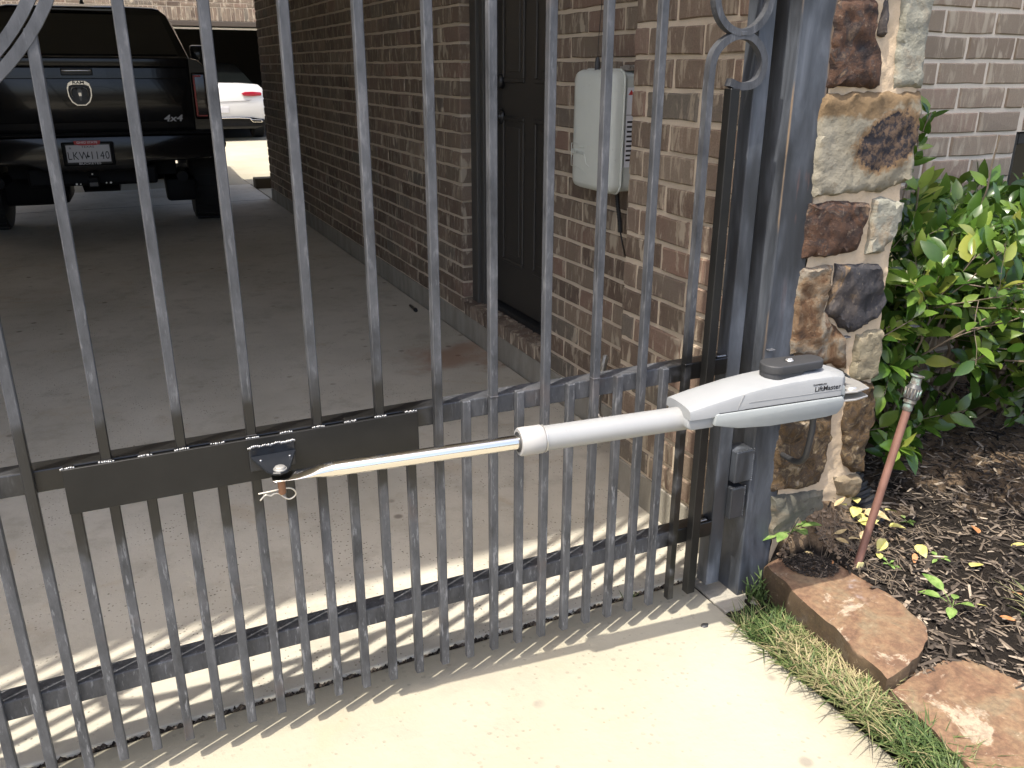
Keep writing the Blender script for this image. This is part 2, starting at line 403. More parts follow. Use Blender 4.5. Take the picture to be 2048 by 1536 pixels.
L_TAN = litter('tan_dead_leaf', ((.30, .23, .11), (.44, .35, .20)))
M_WEED = litter('weed_green', ((.085, .16, .03), (.20, .28, .085)))
M_GROUND = mat('earth', (.09, .08, .05), .95)
M_FLEX = mat('flexible_conduit_metal', (.50, .49, .46), .35, .85)
M_DRAIN = mat('black_corrugated_pipe', (.020, .020, .020), .6, 0, .3)
M_GUN = mat('gunmetal_bracket', (.016, .018, .022), .3, .1)

# ------------------------------------------------------------------ mesh helpers
class MB:
    def __init__(s): s.bm = bmesh.new(); s.tone = s.bm.loops.layers.float.new('tone_tmp') if False else None
    def _add(s, verts, faces):
        vs = [s.bm.verts.new(v) for v in verts]
        out = []
        for f in faces:
            try: out.append(s.bm.faces.new([vs[i] for i in f]))
            except ValueError: pass
        return vs, out
    def box(s, x0, x1, y0, y1, z0, z1, bev=0.0, seg=2, M=None):
        b = bmesh.new()
        bmesh.ops.create_cube(b, size=1)
        for v in b.verts:
            v.co = Vector((x0+(v.co.x+.5)*(x1-x0), y0+(v.co.y+.5)*(y1-y0), z0+(v.co.z+.5)*(z1-z0)))
        if bev > 0:
            bmesh.ops.bevel(b, geom=b.edges[:], offset=bev, segments=seg, profile=.5, affect='EDGES')
        return s.join(b, M)
    def join(s, b, M=None):
        m = bpy.data.meshes.new('tmp'); b.to_mesh(m); b.free()
        if M is not None: m.transform(M)
        s.bm.from_mesh(m); bpy.data.meshes.remove(m)
        return s
    def mesh(s, me, M=None):
        if M is not None: me.transform(M)
        s.bm.from_mesh(me); bpy.data.meshes.remove(me); return s
    def prism(s, poly, f0, f1, bev=0.0, seg=2):
        """poly: list of 2D points; f0/f1 map a 2D point to the two end positions."""
        b = bmesh.new()
        n = len(poly)
        a = [b.verts.new(f0(p)) for p in poly]; c = [b.verts.new(f1(p)) for p in poly]
        b.faces.new(a); b.faces.new(c[::-1])
        for i in range(n):
            j = (i+1) % n
            b.faces.new((a[j], a[i], c[i], c[j]))
        bmesh.ops.recalc_face_normals(b, faces=b.faces[:])
        if bev > 0:
            bmesh.ops.bevel(b, geom=b.edges[:], offset=bev, segments=seg, profile=.5, affect='EDGES', clamp_overlap=True)
        return s.join(b)
    def tube(s, path, r, seg=10, caps=True):
        path = [Vector(p) for p in path]; n = len(path)
        rr = r if isinstance(r, (list, tuple)) else [r]*n
        rings = []; up = None
        for i, p in enumerate(path):
            d = (path[min(i+1, n-1)]-path[max(i-1, 0)]).normalized()
            if up is None:
                up = Vector((0, 0, 1)) if abs(d.z) < .9 else Vector((1, 0, 0))
            a = d.cross(up).normalized(); up = a.cross(d).normalized()
            rings.append([s.bm.verts.new(p+rr[i]*(cos(2*pi*k/seg)*a+sin(2*pi*k/seg)*up)) for k in range(seg)])
        for i in range(n-1):
            for k in range(seg):
                f = s.bm.faces.new((rings[i][k], rings[i][(k+1) % seg], rings[i+1][(k+1) % seg], rings[i+1][k])); f.smooth = True
        if caps:
            s.bm.faces.new(rings[0][::-1]); s.bm.faces.new(rings[-1])
        return s
    def sweep_y(s, path, hw, y0, y1):
        """flat bar swept along an (x, z) path, hw half thickness in plane, from y0 to y1"""
        n = len(path); P = [Vector((p[0], 0, p[1])) for p in path]; rg = []
        for i in range(n):
            d = (P[min(i+1, n-1)]-P[max(i-1, 0)]).normalized(); nn = Vector((-d.z, 0, d.x))
            a, b = P[i]+nn*hw, P[i]-nn*hw
            rg.append([s.bm.verts.new((q.x, yy, q.z)) for q, yy in ((a, y0), (b, y0), (b, y1), (a, y1))])
        for i in range(n-1):
            for k in range(4):
                s.bm.faces.new((rg[i][k], rg[i][(k+1) % 4], rg[i+1][(k+1) % 4], rg[i+1][k]))
        s.bm.faces.new(rg[0][::-1]); s.bm.faces.new(rg[-1])
        return s
    def grid(s, nx, ny, f):
        v = [[s.bm.verts.new(f(i/nx, j/ny)) for j in range(ny+1)] for i in range(nx+1)]
        for i in range(nx):
            for j in range(ny):
                s.bm.faces.new((v[i][j], v[i+1][j], v[i+1][j+1], v[i][j+1]))
        return s
    def build(s, name, m, parent=None, smooth=None, loc=None):
        bmesh.ops.recalc_face_normals(s.bm, faces=s.bm.faces[:])
        me = bpy.data.meshes.new(name); s.bm.to_mesh(me); s.bm.free()
        me.materials.append(m)
        if smooth is not None:
            me.polygons.foreach_set('use_smooth', [True]*len(me.polygons))
            if smooth < 3: me.set_sharp_from_angle(angle=smooth)
        return link(name, me, parent)
def link(name, me, parent=None):
    o = bpy.data.objects.new(name, me); C.objects.link(o)
    if parent is not None: adopt(o, parent)
    return o
ROOTLOC = {}
def adopt(o, parent):
    o.parent = parent
    o.matrix_parent_inverse = Matrix.Translation(ROOTLOC.get(parent.name, Vector())).inverted()
def tag(o, label=None, cat=None, group=None, kind=None):
    if label: o['label'] = label
    if cat: o['category'] = cat
    if group: o['group'] = group
    if kind: o['kind'] = kind
    return o
def thing(name, label, cat, loc=(0, 0, 0), group=None):
    o = bpy.data.objects.new(name, None); C.objects.link(o)
    o.location = loc; o.empty_display_size = .1
    ROOTLOC[o.name] = Vector(loc)
    return tag(o, label, cat, group)
def raw(verts, faces, tones=None, name='m'):
    me = bpy.data.meshes.new(name); me.from_pydata(verts, [], faces)
    if tones is not None:
        a = me.attributes.new('tone', 'FLOAT', 'FACE'); a.data.foreach_set('value', tones)
    me.validate(); me.update()
    return me
def text_mesh(txt, size, depth=.0005, bold=0.0, align='CENTER', spacing=1.0, shear=0.0):
    c = bpy.data.curves.new('t', 'FONT'); c.body = txt; c.size = size; c.extrude = depth; c.offset = bold
    c.align_x = align; c.align_y = 'CENTER'; c.space_character = spacing; c.shear = shear; c.resolution_u = 3
    o = bpy.data.objects.new('t', c); C.objects.link(o)
    me = bpy.data.meshes.new_from_object(o.evaluated_get(bpy.context.evaluated_depsgraph_get()))
    bpy.data.objects.remove(o); bpy.data.curves.remove(c)
    return me
def frame(o, right, up):
    """matrix whose local x,y,z are right, up, right x up, at o"""
    r = Vector(right).normalized(); u = Vector(up).normalized(); n = r.cross(u)
    m = Matrix.Identity(4)
    for i in range(3): m[i][0] = r[i]; m[i][1] = u[i]; m[i][2] = n[i]; m[i][3] = o[i]
    return m
def fbm(p, s, oct=3):
    return noise.fractal(Vector(p)*s, .6, 2.0, oct)

# ------------------------------------------------------------------ ground, slabs
GZ = -0.055
def sheet(name, x0, x1, y0, y1, z, m, nx=1, ny=1, thick=.12, kind='structure'):
    b = MB().box(x0, x1, y0, y1, z-thick, z, bev=.006, seg=2)
    return tag(b.build(name, m), kind=kind)
g = MB().grid(8, 8, lambda u, v: (-400+800*u, -400+800*v, -.22))
tag(g.build('ground', M_GROUND), kind='structure')
sheet('driveway', -2.59, 1.728, .119, 9.0, GZ, M_CONC_IN)
sheet('courtyard', -14, 14, 9.004, 16.3, GZ, M_CONC)
sheet('driveway_apron', -6, 1.430, -9, .105, GZ, M_CONC)
sheet('post_footing', 1.437, 1.66, -.045, .30, GZ-.004, M_STEM)
# dirt and moss packed into the joint under the gate
v, f, tn = [], [], []
rg = random.Random(3)
for i in range(2600):
    x = rg.uniform(-2.2, 1.43); y = .112+rg.gauss(0, .0045); s = rg.uniform(.002, .006); z = GZ-.010+rg.uniform(0, .010)
    k = len(v)
    for q in range(4):
        a = q*pi/2+rg.random(); v.append((x+s*cos(a)*1.6, y+s*sin(a), z-.004))
    v.append((x, y, z+s*.6)); f += [(k, k+1, k+4), (k+1, k+2, k+4), (k+2, k+3, k+4), (k+3, k, k+4)]; tn += [rg.random()*.6]*4
o = link('joint_dirt', raw(v, f, tn)); o.data.materials.append(M_MULCH); tag(o, kind='stuff', label='dark dirt packed in the slab joint under the gate', cat='dirt')
# a control joint and a cross joint cut in the far part of the drive read as thin dark grooves
sheet('side_slab', 1.733, 9, 7.705, 9.0, GZ, M_CONC)
o = MB().box(1.716, 1.722, 7.672, 9.9, GZ+.0004, GZ+.0012).box(-2.2, 1.72, 7.66, 7.668, GZ+.0004, GZ+.0012).build('control_joint', M_CHARCOAL)
tag(o, kind='structure')

# ------------------------------------------------------------------ bricks
CH, BH, BD = .0795, .0665, .085
Z0 = .055
def brick_geo(L, H, rr, facing, D=BD):
    pts = [(-.5, -.5), (-.17, -.5), (.17, -.5), (.5, -.5), (.5, 0), (.5, .5), (.17, .5), (-.17, .5), (-.5, .5), (-.5, 0)]
    j = lambda a: rr.uniform(-a, a)
    o2 = [(p[0]*L+j(.0022), p[1]*H+j(.0020)) for p in pts]
    n = len(o2); V = []
    d1 = [.0045+j(.001) for _ in o2]
    for ring in range(3):
        for k, (a, b) in enumerate(o2):
            if ring == 0: V.append((a, D, b))
            elif ring == 1: V.append((a, d1[k], b))
            else:
                V.append((a-math.copysign(.004, a)*(abs(a) > L*.4), j(.0009), b-math.copysign(.0035, b)*(abs(b) > H*.4)))
    V.append((j(L*.1), j(.0012)-.0006, j(.006)))
    F = []
    for r in range(2):
        for k in range(n):
            F.append((r*n+k, r*n+(k+1) % n, (r+1)*n+(k+1) % n, (r+1)*n+k))
    for k in range(n): F.append((2*n+k, 2*n+(k+1) % n, 3*n))
    if facing == '-y': V = [(a, d, b) for a, d, b in V]
    else: V = [(d, a, b) for a, d, b in V]; F = [q[::-1] for q in F]
    return V, F
_rr = random.Random(11)
_BV = {}
def variants(L, H, facing, n=10):
    k = (round(L, 3), round(H, 3), facing)
    if k not in _BV:
        ms = []
        for i in range(n):
            V, F = brick_geo(L, H, _rr, facing); ms.append(raw(V, F, name='brick'))
        _BV[k] = ms
    return _BV[k]
def brick_wall(parent, plane, facing, regions, module, phase, k0, k1, mi, ms, n_max, joint=.0125, rnd_=None, extra=None, zfun=None):
    """regions: list of (u0, u1, kmin, kmax) spans that carry brick"""
    rr = rnd_ or random.Random(5)
    L = module-joint; items = []
    for k in range(k0, k1):
        ph = phase + (module/2 if k % 2 else 0)
        zc = Z0+CH*(k+.5)
        for (ua, ub, ka, kb) in regions:
            if not (ka <= k < kb): continue
            u = ua-((ua-ph) % module)
            while u < ub-.004:
                a, b = max(u, ua), min(u+module, ub)
                if b-a > .03:
                    items.append(((a+b)/2 , zc, b-a-joint*(1 if (a > ua or b < ub) else .6)))
                u += module
    P = (lambda u, z: Vector((plane, u, z))) if facing == '-x' else (lambda u, z: Vector((u, plane, z)))
    items.sort(key=lambda t: ((0 if seen(P(t[0], t[1])) else 1e3) + (P(t[0], t[1])-CAM).length))
    vis = [t for t in items if seen(P(t[0], t[1]))][:n_max]
    vs = set(id(t) for t in vis)
    for t in vis:
        me = rr.choice(variants(L, BH, facing))
        if not me.materials: me.materials.append(mi)
        elif me.materials[0] != mi:
            me = me.copy(); me.materials[0] = mi
        o = bpy.data.objects.new('brick', me); C.objects.link(o)
        d = rr.uniform(-.0018, .0018)
        o.location = P(t[0], t[1]+rr.uniform(-.0012, .0012))+(Vector((d, 0, 0)) if facing == '-x' else Vector((0, d, 0)))
        sc = t[2]/L*rr.uniform(.985, 1.0)
        o.scale = (1, sc, 1) if facing == '-x' else (sc, 1, 1)
        a = rr.uniform(-.006, .006)
        o.rotation_euler = (a, rr.uniform(-.008, .008), 0) if facing == '-x' else (rr.uniform(-.008, .008), a, 0)
        adopt(o, parent)
    V, F, T = [], [], []
    for t in items:
        if id(t) in vs: continue
        Va, Fa = brick_geo(t[2], BH, rr, facing)
        c = P(t[0], t[1]); b0 = len(V); tone = rr.random()
        V += [(c.x+a, c.y+b, c.z+e) for a, b, e in Va]; F += [tuple(b0+i for i in q) for q in Fa]; T += [tone]*len(Fa)
    if F:
        me = raw(V, F, T, 'brick_field'); me.materials.append(ms)
        o = link('brick_field', me, parent); o['kind'] = 'stuff'

# ---- passage wall with the recessed door
WX, PX = 1.735, 1.54
pw = thing('passage_wall', 'long brown brick wall along the driveway behind the gate, with a dark recessed door', 'wall', (WX, 2.0, GZ))
core = MB()
for (a, b, c, d) in ((.67, 1.545, .05, 3.0), (2.442, 7.69, .05, 3.0), (1.545, 2.442, 2.06, 3.0)):
    core.box(WX+.0065, WX+.30, a, b, c, 2.895)
core.build('mortar_core', M_MORTAR, pw)
MB().box(WX+.001, WX+.32, .67, 7.70, GZ-.10, .0535, bev=.004).build('grade_beam', M_STEM, pw)
# sill of rowlock bricks in front of the door
for i in range(11):
    y = 1.588+i*.0785
    V, F = brick_geo(.067, .056, _rr, '-x', .122)
    me = raw([(a-.004, c, b*1.0) for a, b, c in V], F, name='brick'); me.materials.append(M_BRICK)
    o = bpy.data.objects.new('brick', me); C.objects.link(o)
    o.location = (WX-.003, y, .058+.030); o.rotation_euler = (0, radians(-4), 0)
    adopt(o, pw)
MB().box(WX+.002, WX+.16, 1.547, 2.425, .0545, .1080).build('sill_mortar', M_MORTAR, pw)
brick_wall(pw, WX, '-x', [(.675, 1.545, 0, 60), (2.42, 7.70, 0, 60), (1.545, 2.42, 26, 60)], .2325, 3.125-.2325*20, 0, 35, M_BRICK, M_BRICK_S, 284)
DX = WX+.115
dr = MB().box(DX, DX+.045, 1.56, 2.30, .155, 2.02, bev=.003).build('door', M_DOOR, pw)
def panel(y0, y1, z0, z1):
    b = MB()
    # raised moulding ring and field
    for (a, c, e, g_) in ((y0, y1, z0, z0+.018), (y0, y1, z1-.018, z1), (y0, y0+.018, z0+.018, z1-.018), (y1-.018, y1, z0+.018, z1-.018)):
        b.box(DX-.007, DX+.002, a, c, e, g_, bev=.004, seg=1)
    b.box(DX-.004, DX+.002, y0+.045, y1-.045, z0+.045, z1-.045, bev=.003, seg=1)
    return b
for (a, c, e, g_) in ((1.66, 1.88, .36, 1.02), (1.98, 2.20, .36, 1.02), (1.66, 1.88, 1.16, 1.88), (1.98, 2.20, 1.16, 1.88)):
    panel(a, c, e, g_).build('door_panel', M_DOOR, dr)
kb = MB().tube([(DX-.001, 2.212, 1.015), (DX-.012, 2.212, 1.015), (DX-.014, 2.212, 1.015), (DX-.035, 2.212, 1.015), (DX-.045, 2.212, 1.015), (DX-.062, 2.212, 1.015), (DX-.070, 2.212, 1.015)], [.034, .034, .014, .014, .027, .031, .012], 16)
kb.build('door_knob', M_BLACK, dr, 3.2)
MB().tube([(DX-.001, 2.212, 1.165), (DX-.018, 2.212, 1.165), (DX-.028, 2.212, 1.165)], [.034, .032, .022], 16).build('deadbolt', M_BLACK, dr, 3.2)
fr = MB().box(WX+.062, WX+.17, 2.305, 2.418, .115, 2.05, bev=.004).box(WX+.045, WX+.075, 2.345, 2.417, .115, 2.05, bev=.004)
fr.box(WX+.062, WX+.17, 1.549, 1.585, .115, 2.05).box(WX+.062, WX+.17, 1.589, 2.301, 2.022, 2.05)
fr.build('door_frame', M_TRIM, pw)
MB().box(WX+.075, WX+.19, 1.585, 2.303, .115, .150, bev=.006).build('threshold', M_CHARCOAL, pw)

# ---- brick pier beside the gate
pier = thing('brick_pier', 'brown brick pier standing proud of the passage wall beside the gate stile', 'pier', (PX+.1, .37, GZ))
MB().box(PX+.0065, PX+.34, .125, .664, .05, 2.895).build('mortar_core', M_MORTAR, pier)
MB().box(PX+.001, PX+.345, .120, .670, GZ-.08, .0535, bev=.004).build('grade_beam', M_STEM, pier)
brick_wall(pier, PX, '-x', [(.118, .668, 0, 60)], .239, .598-.239*4+.1195, 0, 35, M_BRICK, M_BRICK_S, 300)

# ---- house wall beyond the column, facing the street
hw = thing('house_front_wall', 'pale brown brick house wall behind the green shrub and stone column', 'wall', (2.6, .67, 0))
MB().box(1.89, 3.195, .6765, .95, .02, 3.0).box(3.195, 6.0, .6765, .95, 1.01, 3.0).box(4.4, 6.0, .6765, .95, .02, 1.01).box(3.195, 4.4, .6765, .95, .02, .25).build('mortar_core', M_MORTAR_L, hw)
brick_wall(hw, .67, '-y', [(1.885, 3.195, 0, 40), (3.195, 5.2, 12, 40), (4.4, 5.2, 0, 12)], .2385, 2.02, 0, 32, M_BRICK_P, M_BRICK_PS, 300, rnd_=random.Random(21))
MB().box(3.198, 4.398, .735, .80, .26, 1.005).build('window_pane', M_GLASSD, hw)
MB().box(3.198, 3.245, .70, .79, .26, 1.005, bev=.004).box(4.35, 4.398, .70, .79, .26, 1.005, bev=.004).box(3.246, 4.349, .70, .79, .962, 1.005, bev=.004).box(3.246, 4.349, .70, .79, .26, .30, bev=.004).build('window_frame', M_BLACK, hw)

# ---- storey that spans the driveway, and the far side of the passage (they make the real shade)
top = thing('upper_storey', 'brick upper storey spanning over the driveway passage behind the gate', 'house', (0, 4.3, 2.9))
MB().box(-3.4, 1.90, .03, 8.75, 2.90, 3.02).build('soffit', M_ROOFW, top)
MB().box(-3.4, 1.90, 8.52, 8.75, 2.32, 2.895).build('rear_shade_beam', M_BRICK_S, top)  # unseen beam, added to cut light coming in at the rear opening
MB().box(-3.4, 6.0, -.55, 8.45, 5.50, 5.66).build('eave', M_ROOFW, top)
MB().box(-3.4, 1.90, .03, 8.40, 3.021, 5.495).build('storey_wall', M_BRICK_S, top)
MB().box(1.905, 6.0, .96, 7.69, 3.02, 5.495).build('side_storey_wall', M_BRICK_S, top)
lw = thing('far_passage_wall', 'pale wall on the far side of the driveway passage', 'wall', (-2.75, 4.3, GZ))
MB().box(-2.92, -2.60, .03, 8.75, GZ-.1, 2.895).build('wall_body', M_STUCCO, lw)
MB().box(2.06, 2.30, .96, 7.69, .02, 2.95).build('inner_wall_body', M_MORTAR, pw)
MB().box(2.31, 6.0, 7.45, 7.69, .02, 2.95).build('rear_wall_body', M_BRICK_S, pw)

# ---- garage block across the courtyard
GY = 16.25
gar = thing('garage_building', 'sunlit brick garage with a dark open bay beyond the parked truck', 'garage', (1.5, GY, GZ))
MB().box(-9, 9, GY+.008, GY+.30, 2.01, 6.6).box(-9, -4.2, GY+.008, GY+.30, GZ, 2.01).box(4.8, 9, GY+.008, GY+.30, GZ, 2.01).build('mortar_core', M_MORTAR, gar)  # upper wall, out of view, carried higher to block sky light
MB().box(-4.2, 4.8, GY-.012, GY+.12, 1.925, 2.006, bev=.006).build('lintel', M_BROWNTRIM, gar)
MB().box(-4.2, 4.8, GY+.14, GY+.19, 1.875, 1.905).build('door_edge_strip', mat('white_strip', (.75, .73, .68), .5), gar)
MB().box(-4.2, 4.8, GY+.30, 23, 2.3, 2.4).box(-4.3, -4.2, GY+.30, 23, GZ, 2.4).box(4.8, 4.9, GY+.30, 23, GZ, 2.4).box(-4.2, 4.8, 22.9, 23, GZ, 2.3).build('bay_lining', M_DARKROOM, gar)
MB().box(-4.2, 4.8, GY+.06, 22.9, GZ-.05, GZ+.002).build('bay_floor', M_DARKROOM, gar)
rr = random.Random(9)
sol = variants(.2325-.011, .066, '-y', 6)
n_i = 0; V, F, T = [], [], []
for i in range(150):
    x = -6+i*.0785
    c = Vector((x, GY, 2.125))
    if seen(c, 10) and n_i < 90:
        me = rr.choice(sol)
        if not me.materials: me.materials.append(M_BRICK)
        o = bpy.data.objects.new('brick', me); C.objects.link(o)
        o.location = c; o.rotation_euler = (0, pi/2, 0); adopt(o, gar); n_i += 1
    else:
        Va, Fa = brick_geo(.066, .2215, rr, '-y'); b0 = len(V)
        V += [(c.x+a, c.y+b, c.z+e) for a, b, e in Va]; F += [tuple(b0+i for i in q) for q in Fa]; T += [rr.random()]*len(Fa)
me = raw(V, F, T); me.materials.append(M_BRICK_S); o = link('soldier_brick_field', me, gar); o['kind'] = 'stuff'
_z = Z0; Z0 = 2.245-.0795*0
brick_wall(gar, GY, '-y', [(-5, 5, 0, 10)], .2325, .03, 0, 8, M_BRICK, M_BRICK_S, 190, rnd_=random.Random(8))
Z0 = _z
wb = MB().box(1.716, 1.99, 8.55, 8.72, GZ, .055, bev=.008)
tag(wb.build('timber_block', M_WOOD), 'dark timber block lying by the far end of the brick passage wall', 'block')

# ------------------------------------------------------------------ gate
H = .0586
PY0, PY1 = -.010, .007
gate = thing('driveway_gate', 'weathered grey steel driveway gate with square pickets and scrolls', 'gate', (0, .02, 0))
RC, RR = (-.19, 1.49), .382
rg = random.Random(4)
pick_me = {}
for i in range(-24, 23):
    x = i*H; full = (i % 2 == 0)
    z1 = 2.75 if full else .607
    if full and abs(x-RC[0]) < RR-.02:
        z1 = RC[1]-math.sqrt(RR**2-(x-RC[0])**2)+.006
    if i == 22: z1 = None
    w_ = .0083
    if z1 is not None:
        key = round(z1, 4)
        if key not in pick_me:
            b = MB().box(-w_, w_, PY0, PY1, 0.0, z1, bev=.0016, seg=1)
            t_ = b.build('picket_tmp', M_GATE); pick_me[key] = t_.data; t_.data.name = 'picket'; bpy.data.objects.remove(t_)
        o = bpy.data.objects.new('picket', pick_me[key]); C.objects.link(o)
        o.location = (x, 0, rg.uniform(-.002, .002)); adopt(o, gate)
        if not full:
            MB().box(x-.0094, x+.0094, PY0-.001, PY1, .6075, .6105, bev=.001, seg=1).build('picket_cap', M_GATE, o)
    else:
        def cr(P, n=8):
            out = []
            for k in range(len(P)-1):
                p0, p1, p2, p3 = P[max(k-1, 0)], P[k], P[k+1], P[min(k+2, len(P)-1)]
                for s in range(n):
                    t = s/n
                    out.append(tuple(.5*((2*b)+(-a+c)*t+(2*a-5*b+4*c-d)*t*t+(-a+3*b-3*c+d)*t**3) for a, b, c, d in zip(p0, p1, p2, p3)))
            return out+[P[-1]]
        path = [(x, 0.0), (x, .4), (x, .9), (x, 1.16)]+cr([(x, 1.16), (1.2895, 1.205), (1.2935, 1.240), (1.308, 1.262), (1.332, 1.277), (1.360, 1.282), (1.384, 1.277), (1.403, 1.263), (1.415, 1.245), (1.418, 1.223), (1.410, 1.200), (1.391, 1.189), (1.362, 1.187), (1.337, 1.195)])[1:]
        MB().sweep_y(path, .0075, PY0, PY1).build('scroll_picket', M_GATE, gate)
# ring above the scroll
rp = [(1.355+.0655*cos(2*pi*k/40), 1.352+.0655*sin(2*pi*k/40)) for k in range(41)]
MB().sweep_y(rp, .0068, PY0-.0007, PY1-.0007).build('scroll_ring', M_GATE, gate)
MB().box(1.352, 1.366, PY0-.002, PY1-.002, 1.281, 1.2885, bev=.001).build('weld_bead', M_GATE, gate)
for R_ in (RR, RR+.0195):
    rp = [(RC[0]+(R_-.0 if R_ == RR else R_-.039)*cos(2*pi*k/96), RC[1]+(R_ if R_ == RR else R_-.039)*sin(2*pi*k/96)) for k in range(97)]
    MB().sweep_y(rp, .0080, PY0-.0011, PY1-.0009).build('ornament_ring', M_GATE, gate)
# black bar beside the stile
MB().box(1.3345, 1.3575, -.016, .0065, .004, 1.183, bev=.0012, seg=1).build('black_bar', M_FRESH, gate)
# rails
rl0, rl1 = -1.42, 1.4115
for (z0, z1, nm) in ((.563, .603, 'upper_rail'), (.1395, .1800, 'lower_rail'), (2.72, 2.76, 'top_rail')):
    MB().box(rl0, rl1, PY1+.0004, .0465, z0, z1, bev=.0025, seg=2).build(nm, M_GATE, gate)
MB().box(1.412, 1.452, .010, .050, -.008, 2.76, bev=.003).build('hinge_stile', M_POST, gate)
MB().box(-1.462, -1.421, .010, .050, -.008, 2.76, bev=.003).build('latch_stile', M_GATE, gate)
for x, z in ((1.396, .6035), (1.385, .1815)):
    MB().box(x-.012, x+.014, .012, .02, z, z+.004, bev=.0015).build('weld_bead', M_WELD, gate)
# mounting plate
pl = MB().box(.050, .658, -.0168, -.0108, .525, .606, bev=.0008, seg=1).build('mounting_plate', M_FRESH, gate)
for i in range(1, 12):
    x = i*H
    b = MB(); 
    for k in range(7):
        xx = x-.010+k*.0033+rg.uniform(-.0008, .0008)
        b.tube([(xx-.0016, -.0136, .6068+rg.uniform(-.001, .0012)), (xx+.0016, -.0136, .6075+rg.uniform(-.001, .0012))], rg.uniform(.0014, .0024), 6)
    b.build('weld_bead', M_WELD, pl, 3.2)
# a light rub line between rail and plate
# operator bracket welded on the plate
bk = MB().box(.342, .422, -.0215, -.0170, .545, .590, bev=.001, seg=1).build('bracket_base', M_GUN, gate)
b = MB()
for k in range(26):
    xx = .342+k*.0032
    b.tube([(xx-.0018, -.0205, .5912+rg.uniform(-.0015, .002)), (xx+.0018, -.0205, .592+rg.uniform(-.0015, .002))], rg.uniform(.0016, .0030), 6)
b.build('weld_bead', M_WELD, bk, 3.2)
for xx in (.352, .382, .412):
    MB().tube([(xx, -.0222, .581), (xx, -.0216, .581)], .0042, 10).build('bolt_hole', M_BLACK, bk)
tri = [(.344, -.0216), (.423, -.0216), (.400, -.088), (.392, -.102), (.380, -.107), (.368, -.102), (.360, -.088)]
tr = MB().prism(tri, lambda p: (p[0], p[1], .5745), lambda p: (p[0], p[1], .5700), bev=.0006, seg=1)
tr.build('bracket_ear', M_GUN, gate)
for xx in (.358, .408):
    MB().tube([(xx, -.045, .5746), (xx, -.045, .5765)], [.0032, .0018], 10).build('rivet', M_WELD, gate, 3.2)
# hinges
def hinge(x0, x1, z0, z1, y0):
    h = MB().box(x0, x1, y0, .045, z0, z1, bev=.003).build('hinge', M_POST, gate)
    b = MB()
    for k in range(16):
        zz = z0+(z1-z0)*k/15
        b.tube([(x1, y0+.001, zz-.002), (x1, y0+.001, zz+.002)], rg.uniform(.0015, .0030), 6)
    for k in range(9):
        xx = x0+(x1-x0)*k/8
        b.tube([(xx-.002, y0+.003, z1), (xx+.002, y0+.003, z1+rg.uniform(0, .002))], rg.uniform(.0012, .0028), 6)
    b.build('weld_bead', M_POST, h, 3.2)
hinge(1.455, 1.508, .277, .360, -.006)
hinge(1.4525, 1.494, .178, .262, -.004)

# ------------------------------------------------------------------ post
post = MB().box(1.509, 1.6035, 0.0, .098, GZ-.06, 2.85, bev=.0035, seg=2)
tag(post.build('gate_post', M_POST), 'thick dark steel gate post with rubbed brown corners beside the stone column', 'post')

# ------------------------------------------------------------------ gate operator arm
A0 = Vector((.843, -.134, .56)); AX = Vector((.99595, -.08990, 0)).normalized(); NR = Vector((AX.y, -AX.x, 0))   # NR points to the street
UP = Vector((0, 0, 1))
def at(s, n, z): return A0+AX*s+NR*n+UP*(z-.56)
op = thing('gate_operator', 'long grey gate opener arm with a chrome rod between gate and post', 'gate opener', tuple(at(.35, 0, .56)))
# piston rod with its flattened end
rod = MB().tube([at(-.385, 0, .5605), at(-.36, 0, .5605), at(.0, 0, .56)], [.0118, .0138, .0138], 24)
rod.build('piston_rod', M_CHROME, op, .6)
fl = MB()
st = [(-.478, .014, .0022), (-.474, .0175, .0022), (-.455, .0195, .0022), (-.435, .0195, .0024), (-.415, .018, .006), (-.395, .0145, .0115), (-.375, .0138, .0138)]
rings = []
for s, a, c in st:
    rings.append([fl.bm.verts.new(at(s, a*cos(2*pi*k/20), .5605+c*sin(2*pi*k/20))) for k in range(20)])
for i in range(len(rings)-1):
    for k in range(20): fl.bm.faces.new((rings[i][k], rings[i][(k+1) % 20], rings[i+1][(k+1) % 20], rings[i+1][k]))
fl.bm.faces.new(rings[0][::-1]); fl.bm.faces.new(rings[-1])
fl.build('flattened_rod_end', M_CHROME, op, 1.0)
pc = at(-.463, 0, .56)
pn = MB().tube([pc+UP*.0160, pc+UP*.0195, pc+UP*.0205], [.0090, .0088, .0070], 18)
pn.tube([pc+UP*.0148, pc+UP*.0160], .0115, 18)
pn.build('hitch_pin', M_ZINC, op, .6)
MB().tube([pc-UP*.004, pc-UP*.030, pc-UP*.033], [.0066, .0066, .0045], 12).build('pin_shank', M_RUSTPIN, op, .6)
ck = pc-UP*.027
loop = [ck+AX*(-.040)+NR*.004+UP*.003, ck+AX*(-.018)+NR*.003+UP*.004, ck+AX*.0+UP*.0045, ck+AX*.014+UP*.003, ck+AX*.021-UP*.003, ck+AX*.022-UP*.010, ck+AX*.016-UP*.016, ck+AX*.009-UP*.017, ck+AX*.002-UP*.012, ck+AX*(-.006)-UP*.004, ck+AX*(-.014)-UP*.003, ck+AX*(-.020)-UP*.006, ck+AX*(-.028)-UP*.003, ck+AX*(-.038)-UP*.012]
MB().tube([Vector(p) for p in cr([tuple(p) for p in loop], 5)], .0014, 8).build('hairpin_clip', mat('pale_clip', (.62, .58, .50), .35, .6), op, 3.2)
